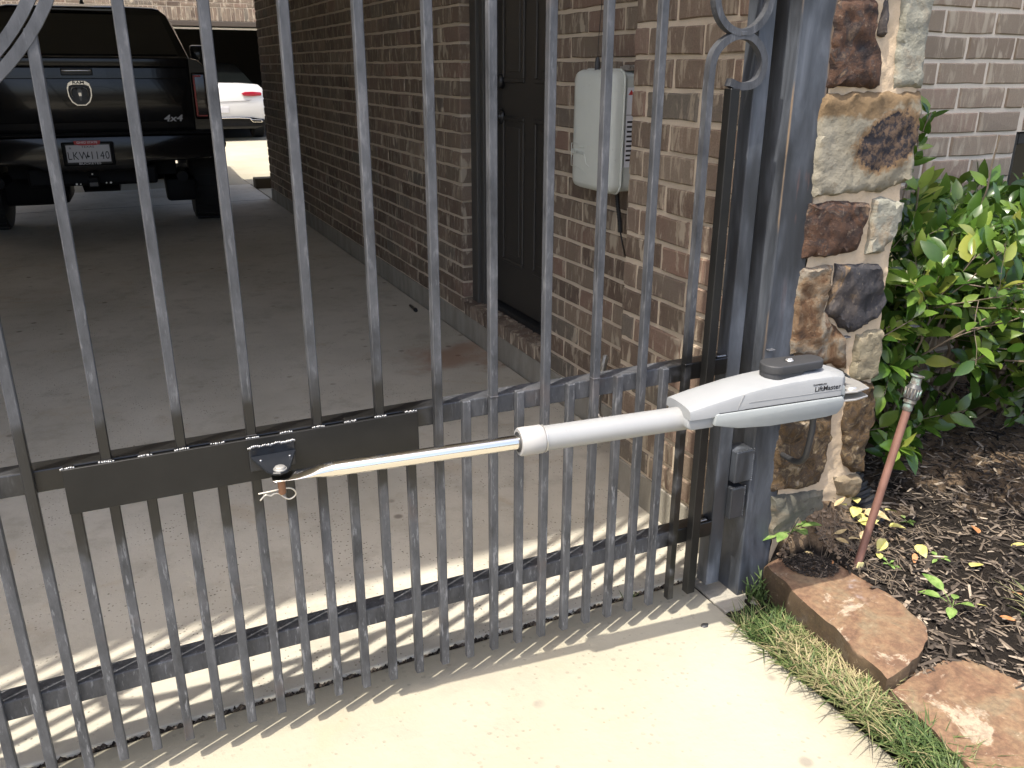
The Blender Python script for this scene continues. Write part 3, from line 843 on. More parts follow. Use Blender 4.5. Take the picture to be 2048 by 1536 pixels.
# outer tube, collar
MB().tube([at(.02, 0, .56), at(.40, 0, .56)], .0242, 36).build('outer_tube', M_TUBE, op, .6)
MB().tube([at(-.028, 0, .56), at(-.025, 0, .56), at(.017, 0, .56), at(.020, 0, .56)], [.0255, .0275, .0275, .0255], 36).build('collar', M_COLLAR, op, .6)
MB().tube([at(-.0295, 0, .56), at(-.0282, 0, .56)], [.0195, .0195], 28).build('wiper_seal', M_RUBBER, op, .6)
MB().tube([at(.0205, 0, .56), at(.0225, 0, .56)], .0268, 36).build('clamp_ring', M_ZINC, op, .6)
# upper housing: cross sections lofted along the arm
def loft(secs, name, m, ang=.5):
    b = MB(); rg_ = []
    for s, pts in secs: rg_.append([b.bm.verts.new(at(s, n, z)) for n, z in pts])
    n = len(rg_[0])
    for i in range(len(rg_)-1):
        for k in range(n): b.bm.faces.new((rg_[i][k], rg_[i][(k+1) % n], rg_[i+1][(k+1) % n], rg_[i+1][k]))
    b.bm.faces.new(rg_[0][::-1]); b.bm.faces.new(rg_[-1])
    bmesh.ops.recalc_face_normals(b.bm, faces=b.bm.faces[:])
    return b.build(name, m, op, ang)
def sec(wn, wf, zb, ze, zc, rad=.007):
    """housing section: near width, far width, bottom, edge height, crown height"""
    return [(wn, zb), (wn, ze-rad), (wn-rad*.3, ze-rad*.3), (wn-rad, ze), (wn*.5, ze+(zc-ze)*.75), (0, zc), (-wf*.5, ze+(zc-ze)*.75), (-wf+rad, ze), (-wf+rad*.3, ze-rad*.3), (-wf, ze-rad), (-wf, zb)]
secs = []
prof = [(.313, .573, .5925, .596), (.330, .573, .5965, .600), (.360, .5735, .6025, .607), (.400, .577, .6095, .615), (.440, .5815, .6165, .622), (.490, .5815, .6225, .629), (.540, .5815, .6260, .632), (.590, .5815, .6272, .633), (.640, .5815, .6270, .632), (.662, .5815, .6262, .630), (.672, .5815, .622, .625)]
for s, zb, ze, zc in prof:
    wn = .047 if s > .33 else .046; wf = wn
    k = max(0, (s-.36)/.3)
    secs.append((s, sec(wn, wf, zb, ze, zc)))
uh = loft(secs, 'upper_housing', M_ALU)
# rounded back that bulges away from the street side
secs = [(.6705, sec(.0465, .047, .577, .6218, .6248)), (.680, sec(.042, .0472, .577, .6208, .6235)), (.692, sec(.030, .047, .577, .6185, .621)), (.706, sec(.014, .046, .577, .6145, .6165)), (.720, sec(-.002, .043, .578, .608, .6095)), (.732, sec(-.014, .038, .579, .600, .601)), (.738, sec(-.018, .034, .580, .593, .5935))]
loft(secs, 'housing_back', M_ALU)
# nose block below the front
MB().prism([(.3125, .5735), (.374, .5735), (.374, .548), (.322, .548), (.312, .555)], lambda p: at(p[0], .040, p[1]), lambda p: at(p[0], -.040, p[1]), bev=.004).build('nose_block', M_ALU, op, .5)
# lower case
lc = [(.370, .5795), (.676, .5795), (.682, .572), (.681, .558), (.668, .541), (.640, .5375), (.500, .5365), (.425, .5425), (.3665, .556)]
MB().prism(lc, lambda p: at(p[0], .051, p[1]), lambda p: at(p[0], -.050, p[1]), bev=.004, seg=2).build('lower_case', M_CASE, op, .5)
MB().prism([(.668, .605), (.684, .600), (.687, .581), (.684, .568), (.668, .566)], lambda p: at(p[0], .044, p[1]), lambda p: at(p[0], -.040, p[1]), bev=.002).build('end_lip', M_CASE, op, .5)
# fine seam and grooves
MB().prism([(.378, .5798), (.680, .5798), (.680, .5808), (.378, .5808)], lambda p: at(p[0], .0478, p[1]), lambda p: at(p[0], .0, p[1])).build('seam', M_BLACK, op)
MB().prism([(.446, .5945), (.672, .5945), (.672, .5953), (.446, .5953)], lambda p: at(p[0], .0476, p[1]), lambda p: at(p[0], .040, p[1])).build('moulding_line', M_TUBE, op)
MB().prism([(.418, .5815), (.420, .5815), (.434, .6125), (.432, .6125)], lambda p: at(p[0], .0476, p[1]), lambda p: at(p[0], .040, p[1])).build('moulding_line', M_TUBE, op)
# release knob: rounded elongated cap on a collar
def stadium(s0, s1, r, n=10):
    P = []
    for k in range(n+1): a = pi/2+pi*k/n; P.append((s0+r*cos(a), r*sin(a)))
    for k in range(n+1): a = -pi/2+pi*k/n; P.append((s1+r*.6*cos(a), r*.78*sin(a)))
    return P
kp = stadium(.530, .626, .030)
kn = MB().prism([(p[0]*.96+.53*.04, p[1]*.92) for p in stadium(.530, .585, .030)], lambda p: at(p[0], p[1]+.004, .621), lambda p: at(p[0], p[1]+.004, .640), bev=.0015)
kn.build('release_collar', M_RUBBER, op, .6)
MB().prism(kp, lambda p: at(p[0], p[1]+.004, .6385), lambda p: at(p[0], p[1]+.004, .6565), bev=.0055, seg=3).build('release_cap', M_RUBBER, op, .6)
MB().tube([at(.566, .004, .6560), at(.566, .004, .6572)], .0105, 20).build('lock_recess', M_BLACK, op)
MB().tube([at(.566, .004, .6572), at(.566, .004, .6588)], [.0085, .0070], 18).tube([at(.561, .004, .6592), at(.571, .004, .6592)], .0022, 6).build('key_lock', M_ZINC, op, .6)
MB().box(-.5, .5, -.5, .5, -.5, .5, M=Matrix.Translation(at(.640, -.02, .6285)) @ Matrix.Diagonal((.03, .022, .004, 1))).build('key_cover_hinge', M_RED, op)
# print on the side
fm = frame(at(.634, .0474, .6035), AX, UP)
def printed(txt, size, dx, dz, m, parent, base, bold=.0, sp=1.0, sx=1.0, dep=.0002, sh=0.0, nm='lettering'):
    me = text_mesh(txt, 1.0, dep/size, bold, spacing=sp, shear=sh)
    me.transform(base @ Matrix.Translation((dx, dz, 0)) @ Matrix.Diagonal((size*sx, size, size, 1)))
    me.materials.append(m)
    return link(nm, me, parent)
printed('LiftMaster', .0148, .002, -.001, M_PRINT, op, fm, .012, 1.02, 1.06)
printed('CHAMBERLAIN', .0050, -.019, .0092, M_PRINT, op, fm, .0, 1.0, 1.0)
# power cord below
cp = [at(.640, -.015, .545), at(.640, -.015, .525), at(.641, -.012, .49), at(.640, -.006, .455), at(.630, .0, .428), at(.60, .01, .410), at(.555, .03, .402), at(.5, .05, .395)]
cp = [at(.640, .012, .543), at(.640, .012, .52), at(.6405, .012, .49), Vector((1.482, -.198, .455)), Vector((1.49, -.185, .42)), Vector((1.508, -.155, .392)), Vector((1.535, -.11, .368)), Vector((1.57, -.05, .345)), Vector((1.604, .004, .325)), Vector((1.625, .03, .32))]
MB().tube([Vector(p) for p in cr([tuple(p) for p in cp], 6)], .0068, 12).build('power_cord', M_RUBBER, op, 3.2)
MB().tube([at(.640, .012, .540), at(.640, .012, .526)], [.011, .009], 14).build('cord_gland', M_RUBBER, op, .6)
# rear bracket pinned to the post
rb = [(.668, .020), (.735, .026), (.775, .016), (.782, -.02), (.775, -.10), (.70, -.19), (.66, -.19), (.668, -.02)]
MB().prism(rb, lambda p: at(p[0], p[1], .5715), lambda p: at(p[0], p[1], .5755), bev=.0008, seg=1).prism(rb, lambda p: at(p[0], p[1], .5530), lambda p: at(p[0], p[1], .5570), bev=.0008, seg=1).build('post_bracket', M_ZINC, op)
MB().tube([at(.738, .002, .5755), at(.738, .002, .579)], [.012, .0105], 18).build('bracket_pin', M_ZINC, op, .6)
MB().tube([at(.712, .010, .5756), at(.712, .010, .5760)], .006, 12).build('bracket_hole', M_BLACK, op)

# ------------------------------------------------------------------ stone column
col = thing('stone_column', 'rough brown and tan stone column with wide buff mortar behind the gate post', 'column', (1.74, .15, 0))
CXL, CXR = 1.607, 1.872
b = MB()
def colf(u, v):
    x = CXL+(CXR-CXL)*u; z = -.1+2.4*v
    return (x, .0038+.0045*fbm((x, 0, z), 9)+.0015*fbm((x, 2, z), 45), z)
b.grid(60, 420, colf)
b.box(CXL, CXR, .03, .40, -.1, 2.3)
b.grid(10, 120, lambda u, v: (CXR+.006*fbm((1, u, v*9), 3), .012+.38*u, -.1+2.4*v))
b.build('mortar_core', M_MORTAR_C, col, 3.2)
STN = [
 ('brown', [(1.601, 1.353), (1.711, 1.357), (1.721, 1.327), (1.717, 1.284), (1.74, 1.259), (1.754, 1.186), (1.737, 1.182), (1.677, 1.188), (1.602, 1.184), (1.600, 1.279)], .016),
 ('slate', [(1.716, 1.42), (1.745, 1.42), (1.752, 1.312), (1.748, 1.284), (1.727, 1.288), (1.726, 1.327)], .008),
 ('green', [(1.785, 1.42), (1.873, 1.42), (1.874, 1.276), (1.881, 1.187), (1.800, 1.186), (1.79, 1.29)], .012),
 ('iron', [(1.598, 1.167), (1.881, 1.168), (1.886, 1.136), (1.888, 0.982), (1.795, 0.959), (1.597, 0.958), (1.593, 1.115)], .014),
 ('brown', [(1.594, 0.937), (1.684, 0.939), (1.767, 0.926), (1.765, 0.881), (1.753, 0.823), (1.681, 0.816), (1.591, 0.818), (1.589, 0.894)], .020),
 ('green', [(1.787, 0.936), (1.813, 0.939), (1.888, 0.921), (1.871, 0.844), (1.837, 0.813), (1.787, 0.814), (1.789, 0.866)], .014),
 ('orange', [(1.588, 0.79), (1.690, 0.786), (1.688, 0.733), (1.677, 0.683), (1.752, 0.612), (1.777, 0.528), (1.687, 0.560), (1.589, 0.589)], .016),
 ('slate', [(1.700, 0.791), (1.834, 0.779), (1.871, 0.689), (1.856, 0.659), (1.827, 0.637), (1.765, 0.62), (1.688, 0.678), (1.697, 0.756)], .024),
 ('block', [(1.795, 0.613), (1.872, 0.614), (1.885, 0.591), (1.879, 0.489), (1.799, 0.49), (1.794, 0.559)], .022),
 ('speck', [(1.824, 0.481), (1.878, 0.469), (1.891, 0.423), (1.895, 0.356), (1.885, 0.337), (1.888, 0.256), (1.886, 0.224), (1.851, 0.231), (1.807, 0.281), (1.811, 0.315), (1.799, 0.353), (1.796, 0.431)], .022),
 ('speck', [(1.592, 0.410), (1.704, 0.402), (1.75, 0.4), (1.755, 0.334), (1.749, 0.262), (1.742, 0.222), (1.693, 0.217), (1.641, 0.223), (1.586, 0.229), (1.582, 0.315)], .016),
 ('speck', [(1.59, 0.575), (1.689, 0.547), (1.776, 0.515), (1.77, 0.456), (1.755, 0.414), (1.696, 0.414), (1.59, 0.422)], .014),
 ('tan', [(1.793, 0.222), (1.883, 0.215), (1.891, 0.2), (1.888, 0.155), (1.854, 0.150), (1.812, 0.170)], .020),
 ('grey', [(1.588, 0.21), (1.696, 0.198), (1.76, 0.19), (1.75, 0.09), (1.635, 0.09), (1.597, 0.09)], .018),
 ('brown', [(1.60, 1.375), (1.80, 1.375), (1.81, 1.50), (1.60, 1.52)], .016), ('tan', [(1.60, 1.54), (1.88, 1.53), (1.88, 1.70), (1.60, 1.70)], .016),
 ('slate', [(1.60, 1.72), (1.74, 1.72), (1.74, 1.9), (1.60, 1.9)], .016), ('orange', [(1.76, 1.72), (1.885, 1.72), (1.885, 1.95), (1.76, 1.95)], .016), ('green', [(1.60, 1.92), (1.74, 1.92), (1.885, 1.97), (1.885, 2.2), (1.60, 2.2)], .016)]
def sm(a, b_, x):
    t = max(0, min(1, (x-a)/(b_-a))); return t*t*(3-2*t)
def resample(poly, step):
    out = []
    n = len(poly)
    for i in range(n):
        a, c = Vector(poly[i]), Vector(poly[(i+1) % n]); k = max(1, round((c-a).length/step))
        for j in range(k): out.append(a.lerp(c, j/k))
    return out
from mathutils.geometry import delaunay_2d_cdt
def seg_d(p, a, c):
    ac = c-a; t = max(0, min(1, (p-a).dot(ac)/max(1e-12, ac.length_squared))); return (p-(a+ac*t)).length
def inside(p, P):
    r = False; n = len(P)
    for i in range(n):
        a, c = P[i], P[i-1]
        if (a.y > p.y) != (c.y > p.y) and p.x < (c.x-a.x)*(p.y-a.y)/(c.y-a.y)+a.x: r = not r
    return r
def stone(poly, m, proud, parent, seed, k=''):
    cx = sum((Vector(p) for p in poly), Vector((0, 0)))/len(poly)
    P = resample([cx+(Vector(p)-cx)*1.045 for p in poly], .011)
    P = [p+Vector((fbm((p.x, seed, p.y), 30), fbm((p.x, seed+5, p.y), 30)))*.0055 for p in P]
    n = len(P); pts = list(P); rr_ = random.Random(int(seed*10)); st_ = .0105
    x0, x1 = min(p.x for p in P), max(p.x for p in P); z0, z1 = min(p.y for p in P), max(p.y for p in P)
    z = z0
    while z < z1:
        x = x0
        while x < x1:
            q = Vector((x+rr_.uniform(-.3, .3)*st_, z+rr_.uniform(-.3, .3)*st_))
            if inside(q, P) and min(seg_d(q, P[i], P[i-1]) for i in range(n)) > .0045: pts.append(q)
            x += st_
        z += st_
    r = delaunay_2d_cdt(pts, [(i, (i+1) % n) for i in range(n)], [], 1, 1e-6)
    V = r[0]; am = .0030 if k in ('green', 'block', 'iron', 'tan') else .0065
    out = []; edge = []
    for q in V:
        d = min(seg_d(q, P[i], P[i-1]) for i in range(n))
        e = sm(-.003, .0055, d)
        y = .006-(proud*.60+.006)*e
        if d > .003: y += am*fbm((q.x+seed, 3, q.y), 21)*e+.0030*fbm((q.x, seed, q.y), 75)*e
        out.append((q.x, y, q.y))
    F = [tuple(f) for f in r[2]]
    k0 = len(out)
    for p in P: out.append((p.x, .05, p.y))
    for i in range(n):
        j = (i+1) % n; F.append((i, j, k0+j, k0+i))
    b_ = MB(); b_._add(out, F)
    return b_.build('stone', m, parent, .9)
for i, (k, poly, pr) in enumerate(STN):
    s_ = stone(poly, ST[k], pr, col, 3.1*i+1, k=k)
# ------------------------------------------------------------------ planting bed
ES = ([(1.571, -.030), (1.63, -.012), (1.715, -.004), (1.738, -.08), (1.757, -.16), (1.752, -.27), (1.742, -.365), (1.70, -.415), (1.64, -.445), (1.56, -.462), (1.512, -.472), (1.525, -.36), (1.545, -.2), (1.56, -.1)],
      [(1.520, -.478), (1.60, -.462), (1.69, -.452), (1.752, -.462), (1.79, -.57), (1.81, -.72), (1.80, -.95), (1.62, -1.02), (1.45, -1.0), (1.462, -.80), (1.492, -.62)])
ESH = []
for q in ES:
    c_ = sum((Vector(p) for p in q), Vector((0, 0)))/len(q); ESH.append([c_+(Vector(p)-c_)*.93 for p in q])
def soil_h(x, y):
    bed = .0+.055*sm(-.6, .3, y)+.03*sm(1.9, 2.6, x)
    lo = -.064+.030*sm(-.20, -.48, y) if y > -.48 else -.034
    z = lo+(bed-lo)*sm(1.545, 1.66, x)
    if y < -.40: z -= .02*sm(-.4, -.7, y)*0
    m = math.exp(-((x-1.75)/.16)**2-((y-.035)/.085)**2)
    if x > 1.58: z += .135*m*sm(1.58, 1.68, x)
    if x < 1.82 and y < -.02 and any(inside(Vector((x, y)), q) for q in ESH): z -= .06
    return z
def soil_z(x, y): return soil_h(x, y)+.009*fbm((x, y, 0), 14)+.004*fbm((x, y, 4), 55)
b = MB()
b.grid(130, 130, lambda u, v: (1.432+2.6*u**1.5, .70-2.5*(1-v)**1.0*1.0, 0))
for vv in b.bm.verts:
    vv.co.z = soil_z(vv.co.x, vv.co.y)
soil = b.build('planting_bed_soil', M_SOIL, None, 3.2); tag(soil, kind='structure')
bb = MB().box(1.44, 9, -9, -1.81, -.2, -.075).box(4.05, 9, -1.80, .6, -.2, .06); tag(bb.build('lawn_ground', M_GROUND), kind='structure')

def edging(name, poly, z, th, seed, label):
    P = resample(poly, .022); n = len(P); cx = sum((p for p in P), Vector((0, 0)))/n
    P = [p+Vector((fbm((p.x, p.y, seed), 14), fbm((p.x, p.y, seed+4), 14)))*.006 for p in P]
    b_ = MB(); V = []
    for r, (s, dz) in enumerate(((.97, -th), (1.0, -th*.55), (1.003, -.010), (.985, -.001), (.93, .001), (.75, .0), (.5, .0), (.25, .0))):
        ring = []
        for p in P:
            q = cx+(p-cx)*s
            k = .011*fbm((q.x*1.2, q.y, seed), 12) if r in (1, 2) else 0
            zz = z+dz+(.0045*fbm((q.x, q.y, seed), 7)+.0018*fbm((q.x, q.y, seed+2), 30) if r > 1 else 0)
            q = q+(p-cx).normalized()*k
            ring.append(b_.bm.verts.new((q.x, q.y, zz)))
        V.append(ring)
    c_ = b_.bm.verts.new((cx.x, cx.y, z))
    for r in range(len(V)-1):
        for k in range(n): b_.bm.faces.new((V[r][k], V[r][(k+1) % n], V[r+1][(k+1) % n], V[r+1][k]))
    for k in range(n): b_.bm.faces.new((V[-1][k], V[-1][(k+1) % n], c_))
    return tag(b_.build(name, M_FLAG, None, .6), label, 'edging stone')
edging('edging_stone', ES[0], .030, .105, 2.0, 'rust stained flat edging stone next to the gate post, with dark mulch on its corner')
edging('edging_stone', ES[1], .004, .09, 6.0, 'rust stained flat edging stone nearest the camera, with a white bloom at its bed side')

def surf(x, y):
    """top of whatever lies on the bed at x, y"""
    z = soil_z(x, y)
    return z
# mulch chips
rg = random.Random(17)
V, F, T = [], [], []
def chip(x, y, z, L, w_, h, a, tilt, tone):
    k = len(V); ca, sa = cos(a), sin(a)
    dx, dy, dz = ca*L/2*cos(tilt), sa*L/2*cos(tilt), L/2*sin(tilt)
    nx, ny = -sa*w_/2, ca*w_/2
    t0, t1 = rg.uniform(.3, 1), rg.uniform(.3, 1)
    V.extend([(x-dx-nx*t0, y-dy-ny*t0, z-dz), (x-dx+nx*t0, y-dy+ny*t0, z-dz), (x+dx+nx*t1, y+dy+ny*t1, z+dz), (x+dx-nx*t1, y+dy-ny*t1, z+dz), (x-dx*.3, y-dy*.3, z-dz*.3+h), (x+dx*.4, y+dy*.4, z+dz*.4+h)])
    for q in ((0, 1, 4), (1, 2, 5, 4), (2, 3, 5), (3, 0, 4, 5)):
        F.append(tuple(k+i for i in q)); T.append(tone)
def on_stone(x, y):
    return any(inside(Vector((x, y)), q) for q in ESH)
n = 0
while n < 17000:
    x = 1.60+rg.random()**1.35*2.0; y = rg.uniform(-1.1, .62)
    if on_stone(x, y) or (CXL-.01 < x < CXR+.005 and y > -.005): continue
    if x < 1.66 and y > -.02: continue
    mound = math.exp(-((x-1.74)/.16)**2-((y-.03)/.13)**2)
    if rg.random() < mound*.85: continue
    L = rg.choice([.008, .012, .016, .022, .03, .042])*rg.uniform(.7, 1.3)
    tone = min(1, max(0, rg.betavariate(1.5, 2.6)+.12*(fbm((x, y, 9), 4))))
    if rg.random() < .05: tone = rg.uniform(.85, 1)
    chip(x, y, soil_z(x, y)+rg.uniform(0, .006), L, L*rg.uniform(.10, .3)+.001, rg.uniform(.001, .004), rg.uniform(0, 2*pi), rg.gauss(0, .22), tone); n += 1
# the heap of wet mulch on the stone's corner
for i in range(1100):
    a = rg.random()*2*pi; r = rg.random()**.6
    x = 1.672+.062*r*cos(a)-.2*.05*sin(a); y = -.075+.062*r*sin(a)
    chip(x, y, .032+.018*(1-r)**.8+rg.uniform(0, .004), rg.uniform(.006, .018), rg.uniform(.0015, .004), rg.uniform(.001, .003), rg.uniform(0, 2*pi), rg.gauss(0, .3), rg.betavariate(1.3, 4))
o = link('mulch', raw(V, F, T)); o.data.materials.append(M_MULCH)
tag(o, 'dark shredded bark mulch over the planting bed', 'mulch', kind='stuff')
# dry clods and crumbs on the mound at the column's foot
V2, F2 = [], []
def lump(x, y, z, r):
    k = len(V2)
    for q in range(6):
        a = q*pi/3+rg.random()*.6; V2.append((x+r*cos(a)*rg.uniform(.7, 1.2), y+r*sin(a)*rg.uniform(.7, 1.2), z+rg.uniform(-.3, .3)*r))
    V2.append((x+rg.uniform(-.3, .3)*r, y, z+r*rg.uniform(.6, 1.0))); V2.append((x, y, z-r))
    for q in range(6): F2.append((k+q, k+(q+1) % 6, k+6)); F2.append((k+(q+1) % 6, k+q, k+7))
for i in range(2600):
    x, y = rg.gauss(1.76, .11), rg.gauss(-.02, .075)
    if x < 1.612 or y > (-.012 if x < CXR+.02 else .2) or (y < -.10 and rg.random() < .6) or on_stone(x, y): continue
    lump(x, y, soil_z(x, y), .0018+.0075*rg.random()**3)
o = link('dirt_clods', raw(V2, F2)); o.data.materials.append(M_DIRT)
tag(o, 'dry brown dirt crumbs heaped at the foot of the stone column', 'dirt', kind='stuff')
# root hairs and thin dry twigs
b = MB()
for i in range(330):
    if i < 190: x, y = rg.gauss(1.80, .10), rg.gauss(-.04, .06)
    else: x, y = rg.uniform(1.78, 2.6), rg.uniform(-.6, .2)
    if on_stone(x, y) or (CXL-.02 < x < CXR+.01 and y > -.03): continue
    a = rg.uniform(0, 2*pi); L = rg.uniform(.025, .11); P = []
    for k in range(5):
        xx, yy = x+cos(a)*L*k/4, y+sin(a)*L*k/4; a += rg.gauss(0, .35)
        P.append((xx, yy, soil_z(xx, yy)+.006+.012*sin(pi*k/4)*rg.random()))
    b.tube(P, rg.uniform(.0004, .0009) if i < 300 else rg.uniform(.001, .0022), 4, caps=False)
o = b.build('dry_twigs', M_TWIG, None, 3.2); tag(o, 'tangle of fine dry roots and twigs lying on the mulch', 'twigs', kind='stuff')

# grass strip between slab and stones
def blades(n, region, hmin, hmax, tone, name, label, lean=.9, wid=(.0016, .0034)):
    V, F, T = [], [], []
    i = 0
    while i < n:
        x, y, hz = region()
        h = rg.uniform(hmin, hmax); a = rg.uniform(0, 2*pi); ln = rg.uniform(.25, lean)*h; w_ = rg.uniform(*wid); tn = tone(x, y)
        d = Vector((cos(a), sin(a))); q = Vector((-d.y, d.x)); k0 = len(V)
        curl = rg.uniform(.5, 1.0)
        for k in range(4):
            t = k/4
            c = (x+d.x*ln*t**1.6, y+d.y*ln*t**1.6, hz+h*(t-curl*.45*t*t))
            ww = w_*(1-t*.75)
            V.append((c[0]+q.x*ww, c[1]+q.y*ww, c[2])); V.append((c[0]-q.x*ww, c[1]-q.y*ww, c[2]))
        V.append((x+d.x*ln, y+d.y*ln, hz+h*(1-curl*.45)))
        for k in range(3): F.append((k0+2*k, k0+2*k+1, k0+2*k+3, k0+2*k+2)); T.append(min(1, tn+.05*k))
        F.append((k0+6, k0+7, k0+8)); T.append(min(1, tn+.15)); i += 1
    o = link(name, raw(V, F, T)); o.data.materials.append(M_GRASS)
    return tag(o, label, 'grass', kind='stuff')
def strip():
    while True:
        y = -.085-rg.random()*1.0; xr = 1.553+.10*(y+.1)
        if y < -.46: xr = 1.50+.09*(y+.5)
        x = rg.uniform(1.418, xr+.012)
        if fbm((x, y, 3), 9) < -.32 and rg.random() < .85: continue
        if y > -.15 and rg.random() < .55: continue
        return x, y, soil_z(x, y)-.002
blades(6200, strip, .018, .070, lambda x, y: min(1, max(0, .46+.75*fbm((x, y, 7), 7)+rg.gauss(0, .2))), 'grass_strip', 'mixed green and straw coloured grass along the slab edge', 1.8, (.0013, .0031))
blades(46, lambda: (1.548+rg.gauss(0, .014), -.035+rg.gauss(0, .018), -.058), .05, .12, lambda x, y: rg.uniform(.05, .45), 'grass_tuft', 'green grass tuft at the foot of the gate post', 1.1)
blades(20, lambda: (1.25+rg.gauss(0, .012), .112+rg.gauss(0, .003), GZ-.006), .008, .02, lambda x, y: rg.uniform(.1, .5), 'joint_weed', 'tiny green weed in the slab joint below the gate', 1.3, (.0012, .002))
gt = (2.012, -.47)
blades(60, lambda: (gt[0]+rg.gauss(0, .022), gt[1]+rg.gauss(0, .02), soil_z(*gt)), .05, .13, lambda x, y: rg.uniform(.35, .8), 'grass_clump', 'bright green grass clump growing in the mulch near the stones', 1.3, (.002, .0042))

# small leaf shape shared by many plants
def leaf_verts(L, W, fold=.22, curl=.16, n=4):
    Vv = []; Ff = []
    for k in range(n+1):
        t = k/n; ww = W*.5*(sin(pi*min(1, t**.82))**.85 if 0 < t < 1 else 0)
        z = -curl*L*t*t
        if k in (0, n): Vv.append((t*L, 0, z))
        else: Vv += [(t*L, -ww, z+fold*ww), (t*L, 0, z), (t*L, ww, z+fold*ww)]
    for s in (0, 1):
        Ff.append((0, 1+s, 2+s))
        for k in range(n-2):
            a = 1+3*k+s; Ff.append((a, a+3, a+4, a+1))
        a = 1+3*(n-2)+s; Ff.append((a, len(Vv)-1, a+1))
    return Vv, Ff
def basis(d, up):
    d = Vector(d).normalized(); s = d.cross(Vector(up))
    if s.length < 1e-3: s = d.cross(Vector((1, 0, 0)))
    s.normalize(); u = s.cross(d)
    m = Matrix.Identity(4)
    for i in range(3): m[i][0] = d[i]; m[i][1] = -s[i]; m[i][2] = u[i]
    return m
# weeds
def weed(x, y, n, L, name, label, elev=(.2, .9), m=M_WEED):
    z = soil_z(x, y)
    t = thing(name, label, 'weed', (x, y, z))
    for i in range(n):
        a = 2*pi*i/n+rg.gauss(0, .3); e = rg.uniform(*elev); l_ = L*rg.uniform(.6, 1.15)
        d = Vector((cos(a)*cos(e), sin(a)*cos(e), sin(e)))
        Vv, Ff = leaf_verts(l_*.62, l_*.36, .15, .3, 5)
        me = raw(Vv, Ff); me.materials.append(m)
        base = Vector((x, y, z+.003))+d*l_*.4
        o = bpy.data.objects.new('leaf', me); C.objects.link(o); o.matrix_world = Matrix.Translation(base) @ basis(d+Vector((0, 0, -.25)), (0, 0, 1))
        mw_ = o.matrix_world.copy(); adopt(o, t); o.matrix_basis = mw_
        MB().tube([(x, y, z), tuple(Vector((x, y, z))+d*l_*.2+Vector((0, 0, .004))), tuple(base)], .0009, 5).build('stem', m, t, 3.2)
    return t
weed(1.655, -.012, 12, .075, 'broadleaf_weed', 'pale green broad leaved weed beside the post on the edging stone')
weed(1.875, -.335, 5, .085, 'leafy_weed', 'green narrow leaved weed at the bed edge behind the first edging stone', (.3, .9))
weed(2.06, -.03, 6, .03, 'seedling', 'tiny green seedling in the mulch right of the copper pipe')
weed(1.86, -.155, 6, .028, 'seedling', 'tiny green seedling on the mulch behind the first edging stone')
weed(2.0, -.19, 5, .03, 'seedling', 'tiny green seedling in the middle of the mulch bed')
# fallen leaves
def fallen(x, y, L, W, m, label, group, dz=.008, cat='leaf'):
    Vv, Ff = leaf_verts(L, W, rg.uniform(-.2, .5), rg.uniform(-.3, .5), 5)
    o = link('fallen_leaf', raw(Vv, Ff)); o.data.materials.append(m)
    z = .034 if (1.52 < x < 1.74 and -.46 < y < -.03) else soil_z(x, y)
    o.location = (x, y, z+dz); o.rotation_euler = (rg.gauss(0, .25), rg.gauss(0, .2), rg.uniform(0, 2*pi))
    tag(o, label, cat, group)
for x, y, L, lb in ((1.985, -.13, .05, 'large yellow fallen leaf on the open mulch in the middle of the bed'), (2.075, -.25, .055, 'yellow fallen leaf on the mulch well behind the bright green grass clump'),
                    (1.86, -.12, .030, 'small yellow leaf on the mulch just right of the copper pipe foot'), (1.93, -.355, .026, 'tiny yellow leaf right beside the narrow leaved weed at the bed edge'),
                    (2.25, -.25, .04, 'yellow fallen leaf in front of the shrub at the right edge of the bed')):
    fallen(x, y, L, L*.6, L_YEL, lb, 'yellow fallen leaves')
for x, y, L, lb in ((1.80, -.09, .036, 'orange brown fallen leaf right behind the foot of the copper pipe'), (2.20, -.13, .055, 'large orange brown fallen leaf in the shade under the shrub'),
                    (1.955, -.44, .04, 'orange brown fallen leaf between second edging stone and bright grass clump'), (2.06, -.38, .045, 'orange brown fallen leaf directly behind the bright green grass clump'),
                    (1.95, -.155, .03, 'small orange leaf on the mulch left of the large yellow leaf'), (1.72, -.105, .028, 'small orange leaf on the wet mulch heap on the first edging stone')):
    fallen(x, y, L, L*.48, L_ORG, lb, 'orange fallen leaves')
for i in range(26):
    x, y = 1.905+rg.gauss(0, .040), -.040+rg.gauss(0, .032); L = rg.uniform(.03, .055)
    fallen(x, y, L, L*.6, rg.choice([L_YEL, L_TAN, L_TAN]), 'curled leaf in the yellowed leaf pile right of the copper pipe', 'leaf pile by the copper pipe', rg.uniform(.014, .036))
for i in range(7):
    x, y = 1.755+rg.gauss(0, .03), -.045+rg.gauss(0, .015); L = rg.uniform(.025, .05)
    fallen(x, y, L, L*.4, L_TAN, 'dry tan leaf in the cluster left of the copper pipe', 'dry leaves left of the copper pipe', rg.uniform(.006, .018))

